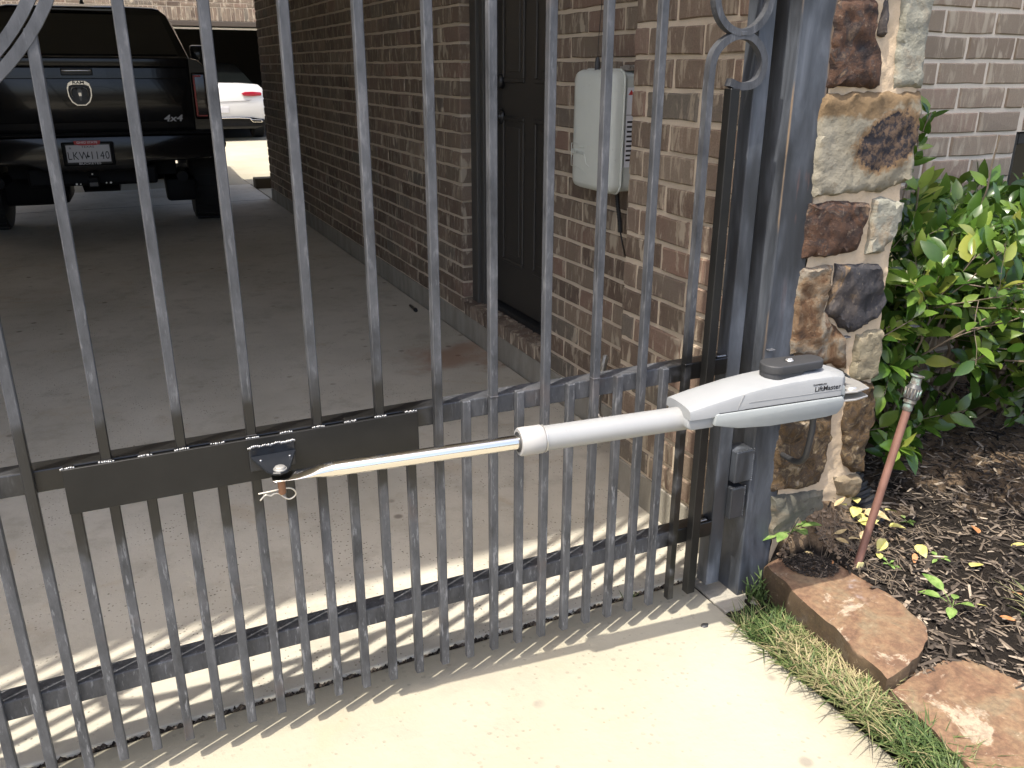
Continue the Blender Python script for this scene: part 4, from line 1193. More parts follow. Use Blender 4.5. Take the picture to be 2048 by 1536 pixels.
# copper standpipe
P0, P1 = Vector((1.768, -.130, .0)), Vector((1.874, -.118, .452))
sp = thing('standpipe', 'leaning brown copper pipe with a ribbed brass fitting, standing in the mulch', 'pipe', tuple(P0))
ax = (P1-P0).normalized()
MB().tube([P0-ax*.05, P0, P1], .0098, 20).build('pipe', M_COPPER, sp, .6)
q = P1
MB().tube([q-ax*.012, q-ax*.010, q+ax*.006, q+ax*.009, q+ax*.020], [.0105, .0118, .0118, .0150, .0150], 20).build('pipe_socket', M_VERD, sp, .6)
b = MB().tube([q+ax*.018, q+ax*.020, q+ax*.046, q+ax*.050, q+ax*.056], [.0150, .0178, .0178, .0150, .0125], 24)
b.build('coupling_body', mat('dark_brass', (.075, .075, .075), .5, .3), sp, .6)
m_ = basis(ax, (0, 1, 0))
for k in range(14):
    a = 2*pi*k/14; r_ = (m_.to_3x3() @ Vector((0, cos(a), sin(a))))*.0178
    MB().tube([q+ax*.022+r_, q+ax*.045+r_], .0016, 5).build('rib', M_VERD, sp, 3.2)
MB().tube([q+ax*.056, q+ax*.060, q+ax*.072, q+ax*.075, q+ax*.078], [.0125, .0118, .0118, .0158, .0158], 22).build('vent_cap', M_VERD, sp, .6)
MB().tube([q+ax*.0775, q+ax*.0784], [.0118, .0118], 18).build('vent_hole', mat('dark_slate_cap', (.06, .055, .07), .5), sp, .6)
MB().box(-.5, .5, -.5, .5, -.5, .5, bev=.1, M=Matrix.Translation(P0+Vector((.006, -.008, .032))) @ Matrix.Rotation(.22, 4, 'Y') @ Matrix.Diagonal((.020, .004, .034, 1))).build('tape_patch', M_FLOWER, sp)
# corrugated drain
dp = thing('drain_pipe', 'black corrugated drain pipe poking out of the soil right of the stone column', 'drain pipe', (1.955, .06, .07))
for k in range(7):
    c0 = Vector((1.945+.012*k*.4, .085-.012*k, .145-.017*k)); a_ = Vector((.15, -.55, -.82)).normalized()
    MB().tube([c0-a_*.007, c0-a_*.004, c0+a_*.004, c0+a_*.007], [.034, .042, .042, .034], 20).build('corrugation', M_DRAIN, dp, .6)
MB().tube([(1.945, .095, .16), (1.975, .0, .02)], .034, 18).build('pipe_wall', M_DRAIN, dp, .6)
# dark spots on the slabs
def crumb(name, x, y, r, label, cat, m, h=.003, el=1.4):
    b_ = MB(); n_ = 14; P = []
    for k in range(n_):
        a = 2*pi*k/n_; rr_ = r*(1+.3*fbm((cos(a), sin(a), x), 1.7)); P.append((x+el*rr_*cos(a), y+rr_*sin(a)))
    top_ = b_.bm.verts.new((x, y, GZ+h))
    l0 = [b_.bm.verts.new((p[0], p[1], GZ-.001)) for p in P]; l1 = [b_.bm.verts.new((x+(p[0]-x)*.85, y+(p[1]-y)*.85, GZ+h*.8)) for p in P]
    for k in range(n_):
        j = (k+1) % n_; b_.bm.faces.new((l0[k], l0[j], l1[j], l1[k])); b_.bm.faces.new((l1[k], l1[j], top_))
    return tag(b_.build(name, m, None, 3.2), label, cat)
crumb('asphalt_crumb', 1.352, -.072, .008, 'small dark crumb lying on the sunlit apron near the post', 'crumb', M_RUBBER)
MB().tube([(1.655, 3.05, GZ+.008), (1.652, 2.955, GZ+.008)], [.007, .009], 8).tube([(1.652, 2.955, GZ+.008), (1.650, 2.93, GZ+.006)], [.011, .008], 8)
o = MB().tube([(1.655, 3.045, GZ+.009), (1.652, 2.96, GZ+.009), (1.651, 2.945, GZ+.010), (1.650, 2.925, GZ+.008)], [.007, .008, .0125, .009], 8).build('black_tool_bit', M_BLACK, None, 3.2)
tag(o, 'small black object lying on the driveway near the door', 'small tool')

# ------------------------------------------------------------------ shrub
rg = random.Random(29)
sh = thing('shrub', 'glossy green leafy shrub in front of the pale brick wall', 'shrub', (2.5, .33, .09))
base_pts = [(2.28, .36), (2.50, .40), (2.72, .33), (2.42, .28), (2.95, .38), (3.2, .36)]
leaves = []            # (base, direction, up, length)
bb = MB()
tips = []
def in_crown(p):
    # uneven dome: front limit leans over the bed
    if p.y > .64 or p.x < 1.905 or p.x > 3.6 or p.z > .86+.06*fbm(p, 3): return False
    if p.x < 2.05 and p.z > .74: return False
    return True
def grow(p, d, L, r, lvl):
    n_ = 4; P = [p.copy()]; q = p.copy(); dd = d.copy()
    for k in range(n_):
        dd = (dd+Vector((rg.gauss(0, .16), rg.gauss(0, .16), rg.gauss(0, .10)+.05))).normalized()
        q2 = q+dd*L/n_
        if not in_crown(q2): break
        q = q2; P.append(q.copy())
    if len(P) < 2: return
    bb.tube([tuple(x) for x in P], [r*(1-.45*i/(len(P)-1)) for i in range(len(P))], 6 if lvl < 2 else 4, caps=False)
    if lvl < 3:
        for k in range(2 if lvl == 0 else 3):
            s = P[rg.randrange(max(1, len(P)-2), len(P))]
            nd_ = (dd+Vector((rg.gauss(0, .75), rg.gauss(-.12, .62), rg.gauss(.05, .45)))).normalized()
            grow(s, nd_, L*rg.uniform(.62, .85), r*.5, lvl+1)
    if lvl >= 2: tips.append((P, dd))
for bx, by in base_pts:
    for k in range(4):
        a = rg.uniform(0, 2*pi); d = Vector((cos(a)*.75, sin(a)*.6-.15, 1.0)).normalized()
        grow(Vector((bx, by, .06)), d, rg.uniform(.32, .50), .0085, 0)
# sprig rising beside the column and twigs that lean out low
for s, d, L in (((2.30, .36, .78), (.10, -.02, 1), .33), ((1.99, .33, .62), (-.02, .05, 1), .36), ((2.15, .18, .42), (-.75, -.3, .15), .24), ((2.35, .12, .40), (-.5, -.55, .25), .26), ((2.5, .08, .42), (.1, -.8, .1), .26), ((2.7, .05, .5), (.2, -.7, .0), .26), ((2.1, .12, .2), (-.2, -.5, .1), .14), ((2.05, .25, .66), (-.6, -.1, .5), .18), ((2.05, .22, .5), (-.8, -.2, .2), .16), ((2.9, .02, .55), (.1, -.6, .2), .25), ((2.2, .22, .75), (-.3, -.2, .5), .2), ((2.5, .25, .85), (-.1, -.2, .5), .2)):
    p = Vector(s); dd = Vector(d).normalized(); P = [p]
    for k in range(4):
        dd = (dd+Vector((rg.gauss(0, .1), rg.gauss(0, .1), .06))).normalized(); P.append(P[-1]+dd*L/4)
    bb.tube([tuple(x) for x in P], .0028, 5, caps=False); tips.append((P, dd)); tips.append((P[1:], dd)); tips.append((P[2:], dd))
# extra twig ends filling the crown's outer shell, so gaps stay uneven
for k in range(620):
    x = rg.uniform(1.95, 3.45); z = .12+.70*rg.random()**.85
    front = .02+.16*abs(fbm((x, z, 2), 2.4))+.12*max(0, .38-z)/.38+.10*max(0, z-.75)/.25
    y = front+abs(rg.gauss(0, .14))
    if fbm((x, y, z), 4.2) < -.16: continue
    if z < .34 and rg.random() < (.55 if x < 2.25 else .2): continue
    p = Vector((x, y, z)); d = Vector((rg.gauss(0, .6), rg.gauss(-.6, .4), rg.gauss(.35, .5))).normalized()
    P = [p-d*.09, p-d*.045, p, p+d*.03]
    if in_crown(p): bb.tube([tuple(q) for q in P], .0014, 4, caps=False); tips.append((P, d))
bb.build('branches', M_TWIG, sh, 3.2)
for P, dd in tips:
    if len(P) < 2: continue
    n_ = rg.randint(5, 8)
    for k in range(n_):
        t = (k+.6)/n_*(len(P)-1); i = min(int(t), len(P)-2); p = P[i].lerp(P[i+1], t-i)
        a = k*2.4+rg.gauss(0, .4); s_ = basis(dd, (0, 0, 1)).to_3x3()
        out = s_ @ Vector((0, cos(a), sin(a)))
        d = (dd*rg.uniform(.35, .9)+out*rg.uniform(.6, 1.0)+Vector((0, -.12, rg.uniform(-.05, .35)))).normalized()
        up = Vector((-SUN.x*.6, -.6, .9))+Vector((rg.gauss(0, .5), rg.gauss(0, .5), rg.gauss(0, .4)))
        L = rg.choice([.042, .05, .058, .066, .074, .082])*rg.uniform(.85, 1.15)
        if p.z < .12 or (p.z > .93 and p.x > 2.42): continue
        if p.x-.05 < CXR and p.y > -.02 and p.z < 1.1 and p.x < CXR+.03: continue
        leaves.append((p, d, up, L))
LV = []
for k in range(9):
    Vv, Ff = leaf_verts(1.0, rg.uniform(.40, .52), rg.uniform(.12, .4), rg.uniform(.05, .35), 5)
    me = raw(Vv, Ff, name='leaf'); me.materials.append(M_LEAF); me.polygons.foreach_set('use_smooth', [True]*len(me.polygons)); LV.append(me)
vis = [l for l in leaves if seen(l[0], 0)]
vis.sort(key=lambda l: (l[0]-CAM).length/l[3])
ind = vis[:299]; ids = set(id(l) for l in ind)
for p, d, up, L in ind:
    o = bpy.data.objects.new('leaf', rg.choice(LV)); C.objects.link(o)
    m = Matrix.Translation(p+d*.004) @ basis(d, up) @ Matrix.Scale(L, 4)
    adopt(o, sh); o.matrix_basis = m
V, F, T = [], [], []
for l in leaves:
    if id(l) in ids: continue
    p, d, up, L = l; Vv, Ff = leaf_verts(L, L*rg.uniform(.42, .5), rg.uniform(.12, .4), rg.uniform(.05, .35), 4)
    m = Matrix.Translation(p+d*.004) @ basis(d, up); k0 = len(V); tn = rg.random()
    V += [tuple(m @ Vector(v_)) for v_ in Vv]; F += [tuple(k0+i for i in f_) for f_ in Ff]; T += [tn]*len(Ff)
me = raw(V, F, T); me.materials.append(M_LEAF_S); me.polygons.foreach_set('use_smooth', [True]*len(me.polygons))
o = link('leaf_mass', me, sh); o['kind'] = 'stuff'
# small cream buds
for c, n_ in (((2.02, .16, .74), 46), ((1.945, .12, .655), 40), ((2.06, .14, .70), 36)):
    b = MB()
    for k in range(n_):
        p = Vector(c)+Vector((rg.gauss(0, .022), rg.gauss(0, .02), rg.gauss(0, .024)))
        bm2 = bmesh.new(); bmesh.ops.create_icosphere(bm2, subdivisions=1, radius=rg.uniform(.0022, .0038)); b.join(bm2, Matrix.Translation(p))
        if k % 2 == 0: b.tube([c, tuple(p)], .0005, 3, caps=False)
    b.build('flower_cluster', M_FLOWER, sh, 3.2)

# ------------------------------------------------------------------ control box on the passage wall
bx0, by0, by1, bz0, bz1 = WX-.112, .905, 1.158, .842, 1.216
cb = thing('control_box', 'grey green plastic gate control box on the brick wall between door and pier', 'control box', (WX, 1.03, .84))
def rbox(x0, x1, y0, y1, z0, z1, rc, name, m, rx=.012):
    # rounded outline in y-z, softened front
    def ring(x, ins, r):
        P = []
        for cy, cz, a0 in ((y1-ins-r, z1-ins-r, 0), (y0+ins+r, z1-ins-r, 90), (y0+ins+r, z0+ins+r, 180), (y1-ins-r, z0+ins+r, 270)):
            for k in range(7):
                a = radians(a0+90*k/6); P.append((x, cy+r*cos(a), cz+r*sin(a)))
        return P
    secs_ = [ring(x1, 0, rc), ring(x0+rx, 0, rc), ring(x0+rx*.3, rx*.3, rc-rx*.2), ring(x0, rx, rc-rx*.5)]
    b_ = MB(); R_ = [[b_.bm.verts.new(p) for p in s] for s in secs_]; n_ = len(R_[0])
    for i in range(len(R_)-1):
        for k in range(n_): b_.bm.faces.new((R_[i][k], R_[i][(k+1) % n_], R_[i+1][(k+1) % n_], R_[i+1][k]))
    b_.bm.faces.new(R_[0][::-1]); b_.bm.faces.new(R_[-1])
    return b_.build(name, m, cb, .9)
rbox(WX-.060, WX-.002, by0+.006, by1-.006, bz0+.004, bz1-.004, .028, 'box_back', M_BOX2)
lid = rbox(bx0, WX-.066, by0, by1, bz0, bz1, .034, 'box_lid', M_BOX, .022)
rbox(WX-.066, WX-.0605, by0+.002, by1-.002, bz0+.001, bz1-.001, .032, 'lid_gasket', M_BLACK, .001)
rbox(WX-.070, WX-.0655, by0-.004, by1+.004, bz0-.004, bz1+.004, .037, 'lid_rim', M_BOX, .002)
# raised outline and wordmark on the lid
b = MB().tube([(bx0, 1.150, .985), (bx0, 1.085, .985), (bx0, 1.02, .983)], .0012, 6).tube([(bx0, 1.150, .912), (bx0, 1.10, .908), (bx0, 1.06, .898), (bx0, 1.04, .893)], .0014, 6)
b.tube([(bx0, 1.150, .985), (bx0, 1.1505, .95), (bx0, 1.150, .912)], .0012, 6).tube([(bx0, 1.062, .955), (bx0, 1.055, .94), (bx0, 1.050, .925), (bx0, 1.03, .918)], .0014, 6)
b.build('raised_outline', M_BOX, lid, 3.2)
fb = frame((bx0-.0008, 1.103, .959), (0, -1, 0), (0, 0, 1))
printed('LiftMaster', .021, 0, 0, mat('raised_pale', (.50, .53, .49), .5), lid, fb, .02, .93, 1.0, .0010)
printed('CHAMBERLAIN', .006, .018, .0175, M_BOX, lid, fb, .0, 1.0, 1.0, .0006)
sl = MB().box(WX-.054, WX-.008, by0+.0045, by0+.0062, .925, 1.165).build('warning_label', M_WHITE, cb)
MB().prism([(WX-.050, 1.143), (WX-.030, 1.143), (WX-.040, 1.158)], lambda p: (p[0], by0+.0046, p[1]), lambda p: (p[0], by0+.0041, p[1])).build('warning_triangle', M_RED, sl)
b = MB()
for k in range(9):
    b.box(WX-.050, WX-.050+rg.uniform(.018, .036), by0+.0040, by0+.0046, 1.06-k*.0145, 1.066-k*.0145)
b.box(WX-.054, WX-.008, by0+.0040, by0+.0046, 1.083, 1.0845)
b.build('small_print', M_PRINT, sl)
MB().tube([(WX-.085, 1.045, bz1-.002), (WX-.085, 1.045, bz1+.020), (WX-.085, 1.045, bz1+.034), (WX-.085, 1.045, bz1+.038)], [.0085, .0085, .0065, .003], 12).build('antenna_base', M_RUBBER, cb, .7)
MB().tube([(WX-.085, 1.045, bz1+.036), (WX-.080, 1.05, 1.32), (WX-.06, 1.075, 1.40), (WX-.045, 1.10, 1.47)], .0011, 5).build('antenna_wire', M_BLACK, cb, 3.2)
b = MB().box(WX-.055, WX-.001, .915, .98, bz1-.002, bz1+.004, bev=.001)
for k in range(5): b.box(WX-.05+k*.009, WX-.044+k*.009, .93, .965, bz1+.004, bz1+.010+.004*(k % 2), bev=.001)
b.build('mounting_strap', M_ZINC, cb)
hp = [(WX-.035, .975, bz0+.006), (WX-.034, .968, .80), (WX-.030, .958, .75), (WX-.028, .953, .71)]
cf = thing('hanging_conduit', 'thin coiled black conduit hanging below the grey control box', 'conduit', (WX-.03, .96, .83))
P = cr(hp, 12)
MB().tube(P, .0062, 8).build('conduit_core', M_BLACK, cf, 3.2)
for k in range(30):
    i = min(len(P)-2, int(k*(len(P)-1)/30)); p, q = Vector(P[i]), Vector(P[i+1]); a_ = (q-p).normalized(); p = p.lerp(q, (k*(len(P)-1)/30)-i)
    MB().tube([p-a_*.0016, p+a_*.0016], .0078, 8).build('coil', M_DRAIN, cf, .8)
MB().tube([hp[-1], (WX-.02, .948, .67), (WX-.010, .944, .63)], .0026, 6).build('wire_tail', M_BLACK, cf, 3.2)
# flexible conduit loop low behind the gate
fx = thing('flexible_conduit', 'looped silver flexible conduit low behind the gate by the brick pier', 'conduit', (1.61, .78, .15))
LP = [(1.70, 1.00, .26), (1.66, .95, .235), (1.625, .90, .195), (1.595, .868, .142), (1.590, .852, .112), (1.598, .818, .103), (1.615, .775, .140), (1.632, .735, .195), (1.655, .70, .255), (1.70, .690, .31)]
P = cr(LP, 14)
MB().tube(P, .0085, 8).build('conduit_core', M_BLACK, fx, 3.2)
V, F = [], []
for k in range(0, len(P)-1):
    p, q = Vector(P[k]), Vector(P[k+1]); a_ = (q-p).normalized(); m_ = basis(a_, (0, 0, 1)).to_3x3()
    k0 = len(V)
    for s, r_ in ((-.0022, .0095), (-.0008, .0118), (.0008, .0118), (.0022, .0095)):
        for j in range(10): V.append(tuple(p+a_*s+m_ @ Vector((0, r_*cos(2*pi*j/10), r_*sin(2*pi*j/10)))))
    for s in range(3):
        for j in range(10): F.append((k0+s*10+j, k0+s*10+(j+1) % 10, k0+s*10+10+(j+1) % 10, k0+s*10+10+j))
me = raw(V, F); me.materials.append(M_FLEX); o = link('coil_rings', me, fx)
MB().tube([(1.60, .83, .085), (1.63, .77, .118), (1.66, .715, .18), (1.70, .685, .25)], .006, 8).build('black_wire', M_RUBBER, fx, 3.2)

# ------------------------------------------------------------------ pickup truck
TX, TY = .118, 5.88
tk = thing('pickup_truck', 'black pickup truck parked tail first in the dark driveway passage', 'truck', (TX, TY, GZ))
TM = Matrix.Translation((TX, TY, GZ)) @ Matrix.Rotation(radians(-3.0), 4, 'Z')
class TB(MB):
    def build(s, name, m, parent=None, smooth=None, loc=None):
        s.bm.transform(TM); return MB.build(s, name, m, parent if parent is not None else tk, smooth)
def loft_y(stations, half):
    """half(s): list of (x, z) for the right half from bottom centre to top centre"""
    b_ = TB(); R_ = []
    for y, pts in stations:
        full = [(x, z) for x, z in pts]+[(-x, z) for x, z in pts[::-1] if x > 1e-4]
        R_.append([b_.bm.verts.new((x, y, z)) for x, z in full])
    n_ = len(R_[0])
    for i in range(len(R_)-1):
        for k in range(n_): b_.bm.faces.new((R_[i][k], R_[i][(k+1) % n_], R_[i+1][(k+1) % n_], R_[i+1][k]))
    b_.bm.faces.new(R_[0][::-1]); b_.bm.faces.new(R_[-1])
    return b_
bs = [(0, .60), (.86, .60), (.945, .70), (.965, .86), (.968, 1.02), (.945, 1.16), (.905, 1.26), (.845, 1.325), (.80, 1.335), (0, 1.335)]
st_ = []
for y in (.035, .06, .5, 1.2, 1.8, 3.3, 3.4):
    sc = 1.0 if y > .05 else .985
    st_.append((y, [(x*sc, z) for x, z in bs]))
for y, zt in ((4.2, 1.22), (5.0, 1.17), (5.25, 1.05)):
    st_.append((y, [(x*(1 if y < 5.2 else .93), min(z, zt-(.0 if x < .8 else .03))) for x, z in bs]))
loft_y(st_, None).build('body', M_TRUCK, None, .5)
# cab with slanted rear window
cs = []
for y, zt, wt, wb in ((1.66, 1.345, .86, .875), (1.78, 1.52, .795, .875), (1.93, 1.735, .71, .87), (1.97, 1.775, .665, .868), (2.06, 1.80, .65, .866), (2.9, 1.81, .66, .866), (3.3, 1.78, .66, .868), (3.75, 1.52, .76, .87), (4.1, 1.30, .86, .875)):
    cs.append((y, [(0, 1.28), (wb, 1.28), (wb-.005, 1.335), (wt+.04 if zt > 1.6 else wt+.01, zt-.07 if zt > 1.4 else zt-.02), (wt, zt-.012), (wt-.06, zt), (0, zt+.012)]))
cab = loft_y(cs, None).build('cab', M_TRUCK, None, .45)
# rear window glass lies on the sloped face
TB().prism([(-.77, 1.375, 1.672), (.77, 1.375, 1.672), (.655, 1.715, 1.905), (-.655, 1.715, 1.905)], lambda p: (p[0], p[2]-.012, p[1]+.006), lambda p: (p[0], p[2]-.004, p[1]+.0)).build('rear_window', M_GLASSD, None)
TB().box(-.30, .30, 1.895, 1.925, 1.745, 1.770, bev=.006).build('brake_light', M_TAIL, None)
TB().tube([(.0, 2.25, 1.80), (0, 2.28, 1.86)], [.03, .012], 8).build('roof_antenna', M_BLACK, None, .6)
# tailgate, proud of the body with a lip and a recessed field
tg = TB().box(-.775, .775, -.005, .036, .79, 1.338, bev=.012, seg=3).build('tailgate', M_TRUCK, None, .6)
TB().box(-.765, .765, -.022, .010, 1.265, 1.345, bev=.016, seg=3).build('tailgate_spoiler', M_TRUCK, tg, .6)
TB().prism([(-.74, 1.195), (.74, 1.195), (.72, .93), (.66, .885), (-.66, .885), (-.72, .93)], lambda p: (p[0], -.0145, p[1]), lambda p: (p[0], -.004, p[1]), bev=.008, seg=3).build('stamped_panel', M_TRUCK, tg, .6)
TB().box(-.105, .105, -.020, -.004, 1.215, 1.262, bev=.006).build('handle_recess', M_BLACK, tg)
TB().box(-.098, .098, -.030, -.012, 1.240, 1.254, bev=.004).build('tailgate_handle', mat('bright_handle', (.35, .35, .36), .2, .9), tg, .6)
# badge: chrome shield with dark field and a horned head
def mir(P): return P+[(-x, z) for x, z in P[::-1]]
bz = 1.090
shield = mir([(0.045, .088), (.072, .070), (.083, .035), (.080, -.020), (.062, -.062), (.030, -.086)])
inner = mir([(.040, .062), (.066, .052), (.074, .026), (.071, -.018), (.055, -.055), (.026, -.078)])
bd = TB().prism(shield, lambda p: (p[0], -.0225, bz+p[1]), lambda p: (p[0], -.013, bz+p[1]), bev=.002).build('badge', M_CHROME, tg)
TB().prism(inner, lambda p: (p[0], -.0240, bz+p[1]), lambda p: (p[0], -.020, bz+p[1])).build('badge_field', M_BLACK, bd)
b = TB()
b.prism(mir([(.010, .030), (.016, .010), (.008, -.030), (.004, -.050)]), lambda p: (p[0], -.0275, bz+p[1]), lambda p: (p[0], -.0238, bz+p[1]))
b.build('badge_head', mat('badge_grey', (.09, .09, .09), .3, .6), bd)
TB().box(-.009, .011, -.0285, -.0274, bz-.018, bz+.006, bev=.002).build('badge_highlight', M_CHROME, bd)
for s in (-1, 1):
    TB().tube([(s*x, -.026, bz+z) for x, z in ((.014, .030), (.030, .042), (.048, .036), (.057, .015), (.056, -.012), (.046, -.030), (.040, -.018))], [.004, .007, .008, .007, .006, .004, .002], 8).build('badge_horn', mat('badge_horn', (.16, .16, .16), .25, .8), bd, 3.2)
tkprint = lambda txt, size, x, z, y, m, nm, parent, bold=.02, sx=1.0, dep=.001, sp=1.0, sh=0.0: printed(txt, size, 0, 0, m, parent, TM @ frame((x, y, z), (1, 0, 0), (0, 0, 1)), bold, sp, sx, dep, sh, nm)
tkprint('RAM', .026, 0, bz+.0745, -.0235, M_BLACK, 'badge_lettering', bd, .03, 1.5)
tkprint('4x4', .066, .615, .905, -.016, mat('dim_chrome', (.20, .20, .21), .35, .6), 'lettering', tg, .02, 1.35, .002, 1.0, .2)
# tail lights
for s in (-1, 1):
    tl = TB().box(min(s*.782, s*.925), max(s*.782, s*.925), .000, .06, .895, 1.235, bev=.016, seg=3).build('tail_light', M_TAIL, None, .6)
    b = TB().box(min(s*.792, s*.806), max(s*.792, s*.806), -.004, .004, .915, 1.215, bev=.002)
    b.box(min(s*.792, s*.850), max(s*.792, s*.850), -.004, .004, 1.203, 1.215, bev=.002).box(min(s*.792, s*.872), max(s*.792, s*.872), -.004, .004, .915, .927, bev=.002)
    b.build('light_line', M_TAILRED, tl)
# bumper with plate recess and dropped centre
bp = [(-.97, .80), (.97, .80), (.985, .70), (.93, .625), (.70, .600), (.42, .597), (.36, .575), (.31, .540), (-.31, .540), (-.36, .575), (-.42, .597), (-.70, .600), (-.93, .625), (-.985, .70)]
bm_ = TB().prism(bp, lambda p: (p[0], -.115+.07*(abs(p[0])/.98)**3, p[1]), lambda p: (p[0], .06, p[1]), bev=.014, seg=3).build('bumper', M_TRUCK, None, .6)
TB().box(-.90, .90, -.10, .03, .795, .812, bev=.006).build('bumper_step', M_TRUCKD, bm_)
TB().box(-.175, .175, -.1215, -.113, .585, .755, bev=.008).build('plate_recess', M_TRUCKD, bm_)
pz = .672
pr = TB().box(-.152, .152, -.130, -.121, pz-.074, pz+.072, bev=.004).build('plate_frame', M_BLACK, bm_)
TB().box(-.146, .146, -.1315, -.1298, pz-.060, pz+.062, bev=.001).build('licence_plate', M_PLATE, pr)
TB().prism(mir([(.09, .092), (.085, .068), (.055, .060)]), lambda p: (p[0], -.1325, pz+p[1]), lambda p: (p[0], -.130, pz+p[1])).build('red_tab', M_RED, pr)
tkprint('OHIO STATE', .021, 0, pz+.080, -.1330, M_WHITE, 'frame_lettering', pr, .02, 1.15)
tkprint('TEXAS', .022, 0, pz+.049, -.1318, M_PRINT, 'plate_lettering', pr, .0, 1.35)
tkprint('LKW', .080, -.072, pz-.016, -.1318, M_PRINT, 'plate_lettering', pr, .0, .78, .0006, 1.12)
tkprint('1140', .080, .073, pz-.016, -.1318, M_PRINT, 'plate_lettering', pr, .0, .78, .0006, 1.10)
tx_ = [(-.004, .011), (.002, .011), (.002, .003), (.010, .001), (.012, -.004), (.007, -.008), (.003, -.013), (-.002, -.009), (-.005, -.006), (-.011, -.001), (-.004, .0)]
TB().prism(tx_, lambda p: (p[0]-.006, -.1322, pz-.016+p[1]), lambda p: (p[0]-.006, -.1312, pz-.016+p[1])).build('plate_emblem', M_PRINT, pr)
star = [(.012*(1 if k % 2 == 0 else .42)*cos(pi/2+k*pi/5), .012*(1 if k % 2 == 0 else .42)*sin(pi/2+k*pi/5)) for k in range(10)]
TB().prism(star, lambda p: (p[0]-.118, -.1322, pz+.042+p[1]), lambda p: (p[0]-.118, -.1312, pz+.042+p[1])).build('plate_star', mat('star_grey', (.22, .22, .25), .5), pr)
tkprint('BUCKEYES', .022, 0, pz-.070, -.1310, M_PLATE, 'frame_lettering', pr, .02, 1.45)
# hitch, exhausts, axle, wheels
ht = TB().box(-.035, .035, -.10, .15, .425, .495, bev=.006).build('hitch_receiver', M_TRUCKD, None)
TB().box(-.028, .030, -.103, -.098, .432, .460, bev=.003).build('hitch_plug', mat('grey_plug', (.10, .10, .10), .5), ht)
for x, z, r_ in ((-.115, .452, .007), (-.088, .452, .005), (.088, .455, .005), (.118, .455, .007), (.0, .522, .006), (.006, .553, .007)):
    TB().tube([(x, -.108, z), (x, -.10, z)], r_, 8).build('bolt_head', M_ZINC, ht)
TB().box(-.45, .45, .05, .12, .42, .56, bev=.02).build('hitch_beam', M_TRUCKD, None)
for s in (-1, 1):
    TB().tube([(s*.63, -.06, .475), (s*.63, .35, .47)], .042, 16).build('exhaust_tip', M_TRUCKD, None, .6)
TB().tube([(-.80, .90, .40), (-.16, .90, .40), (-.14, .90, .40), (.14, .90, .40), (.16, .90, .40), (.80, .90, .40)], [.045, .045, .13, .13, .045, .045], 14).build('rear_axle', M_TRUCKD, None, .6)
TB().box(-.80, -.24, .70, 1.25, .20, .44, bev=.05).build('muffler', M_TRUCKD, None, .6)
TB().box(.50, .74, .3, 1.6, .24, .42, bev=.03).build('leaf_spring', M_TRUCKD, None, .6)
TB().box(-.60, .60, .3, 4.9, .46, .60).build('chassis', M_TRUCKD, None)
for (x, y) in ((-.84, .92), (.84, .92), (-.84, 4.35), (.84, 4.35)):
    wl = TB().tube([(x-.13, y, .40), (x-.115, y, .40), (x-.07, y, .40), (x+.07, y, .40), (x+.115, y, .40), (x+.13, y, .40)], [.33, .385, .40, .40, .385, .33], 36).build('wheel', M_TYRE, None, .6)
    s = 1 if x > 0 else -1
    TB().tube([(x+s*.10, y, .40), (x+s*.134, y, .40)], .25, 20).build('rim', M_TRUCKD, wl, .6)
    for k in range(26):
        a = 2*pi*k/26
        TB().box(-.10, .10, -.018, .018, -.008, .008, M=Matrix.Translation((x, y+.400*cos(a), .40+.400*sin(a))) @ Matrix.Rotation(a-pi/2, 4, 'X')).build('tread_block', M_TYRE, wl)
for s in (-1, 1):
    TB().box(min(s*.95, s*1.14), max(s*.95, s*1.14), 3.25, 3.35, 1.28, 1.50, bev=.03).build('side_mirror', M_TRUCK, None, .6)

# ------------------------------------------------------------------ white car in front of the garage
CX, CY = 2.265, 15.35
wc = thing('white_car', 'white coupe parked nose first at the garage, seen past the truck', 'car', (CX, CY, GZ))
TM = Matrix.Translation((CX, CY, GZ))
tk_ = tk; tk = wc
def csec(w_, zb, zw, zt, ct):
    return [(0, zb), (w_*.80, zb), (w_*.95, zb+.08), (w_, zw-.12), (w_*.995, zw), (w_*.93, zt-.06), (w_*.84, zt), (ct, zt+.02), (0, zt+.025)]
cst = []
for y, w_, zb, zw, zt in ((.0, .78, .34, .62, .90), (.02, .81, .31, .66, .935), (.07, .845, .28, .68, .965), (.2, .868, .27, .70, .98), (.6, .885, .25, .72, .985), (1.0, .89, .23, .74, .98), (3.2, .89, .2, .74, .93), (4.2, .86, .2, .70, .84), (4.6, .70, .3, .6, .72)):
    cst.append((y, csec(w_, zb, zw, zt, w_*.5)))
loft_y(cst, None).build('body', M_CARW, None, .6)
gh = []
for y, zt, wt in ((.62, .99, .74), (1.0, 1.16, .66), (1.5, 1.32, .60), (2.1, 1.36, .60), (2.7, 1.30, .62), (3.3, .97, .74)):
    gh.append((y, [(0, .95), (.80, .95), (.79, .98), (wt+.03, zt-.05), (wt-.03, zt), (0, zt+.02)]))
loft_y(gh, None).build('cabin_glass', M_GLASSD, None, .6)
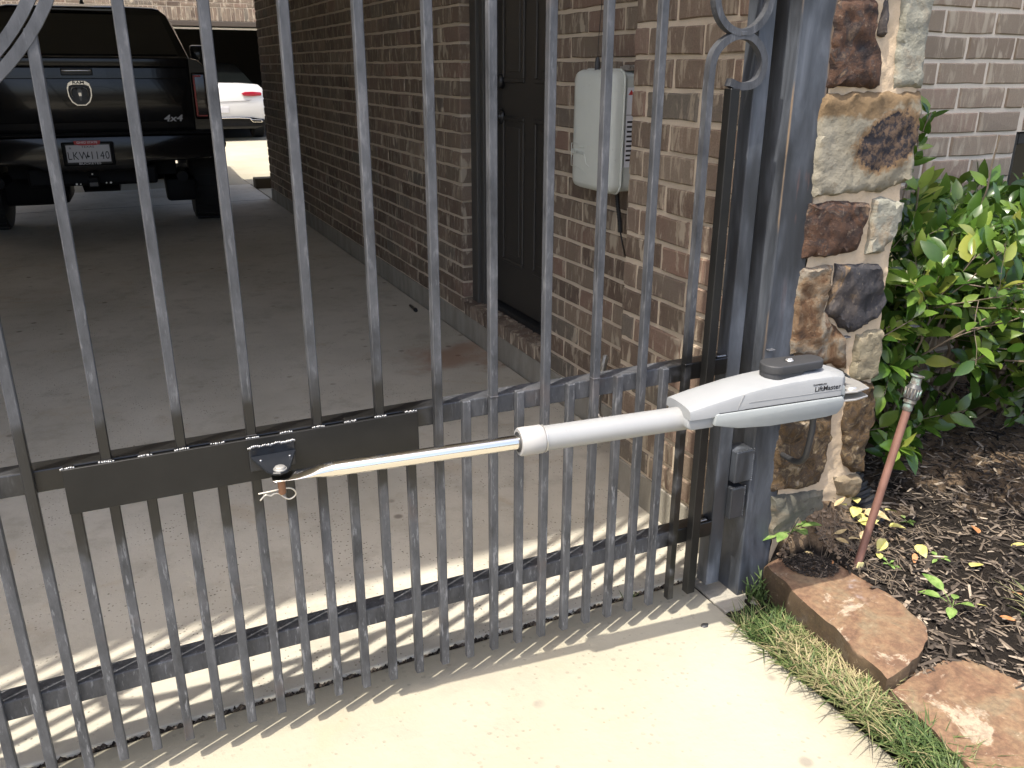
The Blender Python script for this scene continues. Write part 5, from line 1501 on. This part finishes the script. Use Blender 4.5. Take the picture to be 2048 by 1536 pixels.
for s in (-1, 1):
    P = [(.40, .838), (.46, .865), (.60, .868), (.74, .855), (.76, .83), (.74, .800), (.60, .792), (.44, .797)]
    lt = TB().prism([(s*x, z) for x, z in P], lambda p: (p[0], -.026+.02*(max(0, abs(p[0])-.45)/.4)**2, p[1]-.008), lambda p: (p[0], .10+.1*(max(0, abs(p[0])-.45)/.4)**2, p[1]-.008), bev=.004).build('tail_light', M_CARRED, None, .6)
    TB().box(min(s*.592, s*.598), max(s*.592, s*.598), -.006, .03, .785, .862).build('lamp_split', M_BLACK, lt)
    TB().box(min(s*.48, s*.68), max(s*.48, s*.68), .006, .05, .567, .582, bev=.003).build('reflector', M_CARRED, None)
    TB().prism([(s*x, z) for x, z in ((.50, .385), (.70, .375), (.735, .345), (.70, .325), (.55, .330))], lambda p: (p[0], -.045, p[1]), lambda p: (p[0], .05, p[1]), bev=.004).build('exhaust_trim', M_CHROME, None)
    TB().prism([(s*x, z) for x, z in ((.53, .375), (.69, .367), (.71, .347), (.69, .335), (.56, .340))], lambda p: (p[0], -.0475, p[1]), lambda p: (p[0], -.040, p[1])).build('exhaust_opening', M_BLACK, None)
    TB().box(min(s*.80, s*.82), max(s*.80, s*.82), .10, .14, .42, .56, bev=.006).build('vent_slot', M_BLACK, None)
    for y in (.95, 3.6):
        wl = TB().tube([(s*.66, y, .32), (s*.68, y, .32), (s*.86, y, .32), (s*.885, y, .32)], [.28, .32, .32, .28], 28).build('wheel', M_TYRE, None, .6)
        TB().tube([(s*.87, y, .32), (s*.892, y, .32)], .22, 18).build('rim', M_ZINC, wl, .6)
TB().prism(mir([(.70, .30), (.74, .26), (.60, .22)]), lambda p: (p[0], .02, p[1]), lambda p: (p[0], .3, p[1]), bev=.01).build('diffuser', M_BLACK, None)
TB().prism([(-.83, .36), (-.55, .415), (.55, .415), (.83, .36), (.80, .26), (-.80, .26)], lambda p: (p[0], -.032+.02*(abs(p[0])/.83)**4, p[1]), lambda p: (p[0], .18, p[1]), bev=.01).build('dark_valance', M_TRUCKD, None)
b = TB().tube([(-.5, -.036, .400), (-.3, -.038, .410), (.3, -.038, .410), (.5, -.036, .400), (.56, -.036, .37), (.72, -.034, .338)], .008, 8); b.build('chrome_strip', M_CHROME, None, 3.2)
TB().box(-.155, .155, -.012, .01, .50, .60, bev=.003).build('licence_plate', M_PLATE, None)
b = TB().tube([(x, -.003+.16*(max(0, abs(x)-.5)/.4)**2, z) for x, z in ((.70, .93), (.64, .80), (.60, .74), (.52, .705), (0, .69), (-.52, .705), (-.60, .74), (-.64, .80), (-.70, .93))], .004, 6)
b.build('boot_seam', mat('seam_grey', (.22, .22, .22), .6), None, 3.2)
for s in (-1, 1):
    TB().box(min(s*.90, s*1.02), max(s*.90, s*1.02), 2.75, 2.85, .92, 1.04, bev=.03).build('door_mirror', M_BLACK, None, .6)
tk = tk_
print('objects', len(bpy.data.objects))
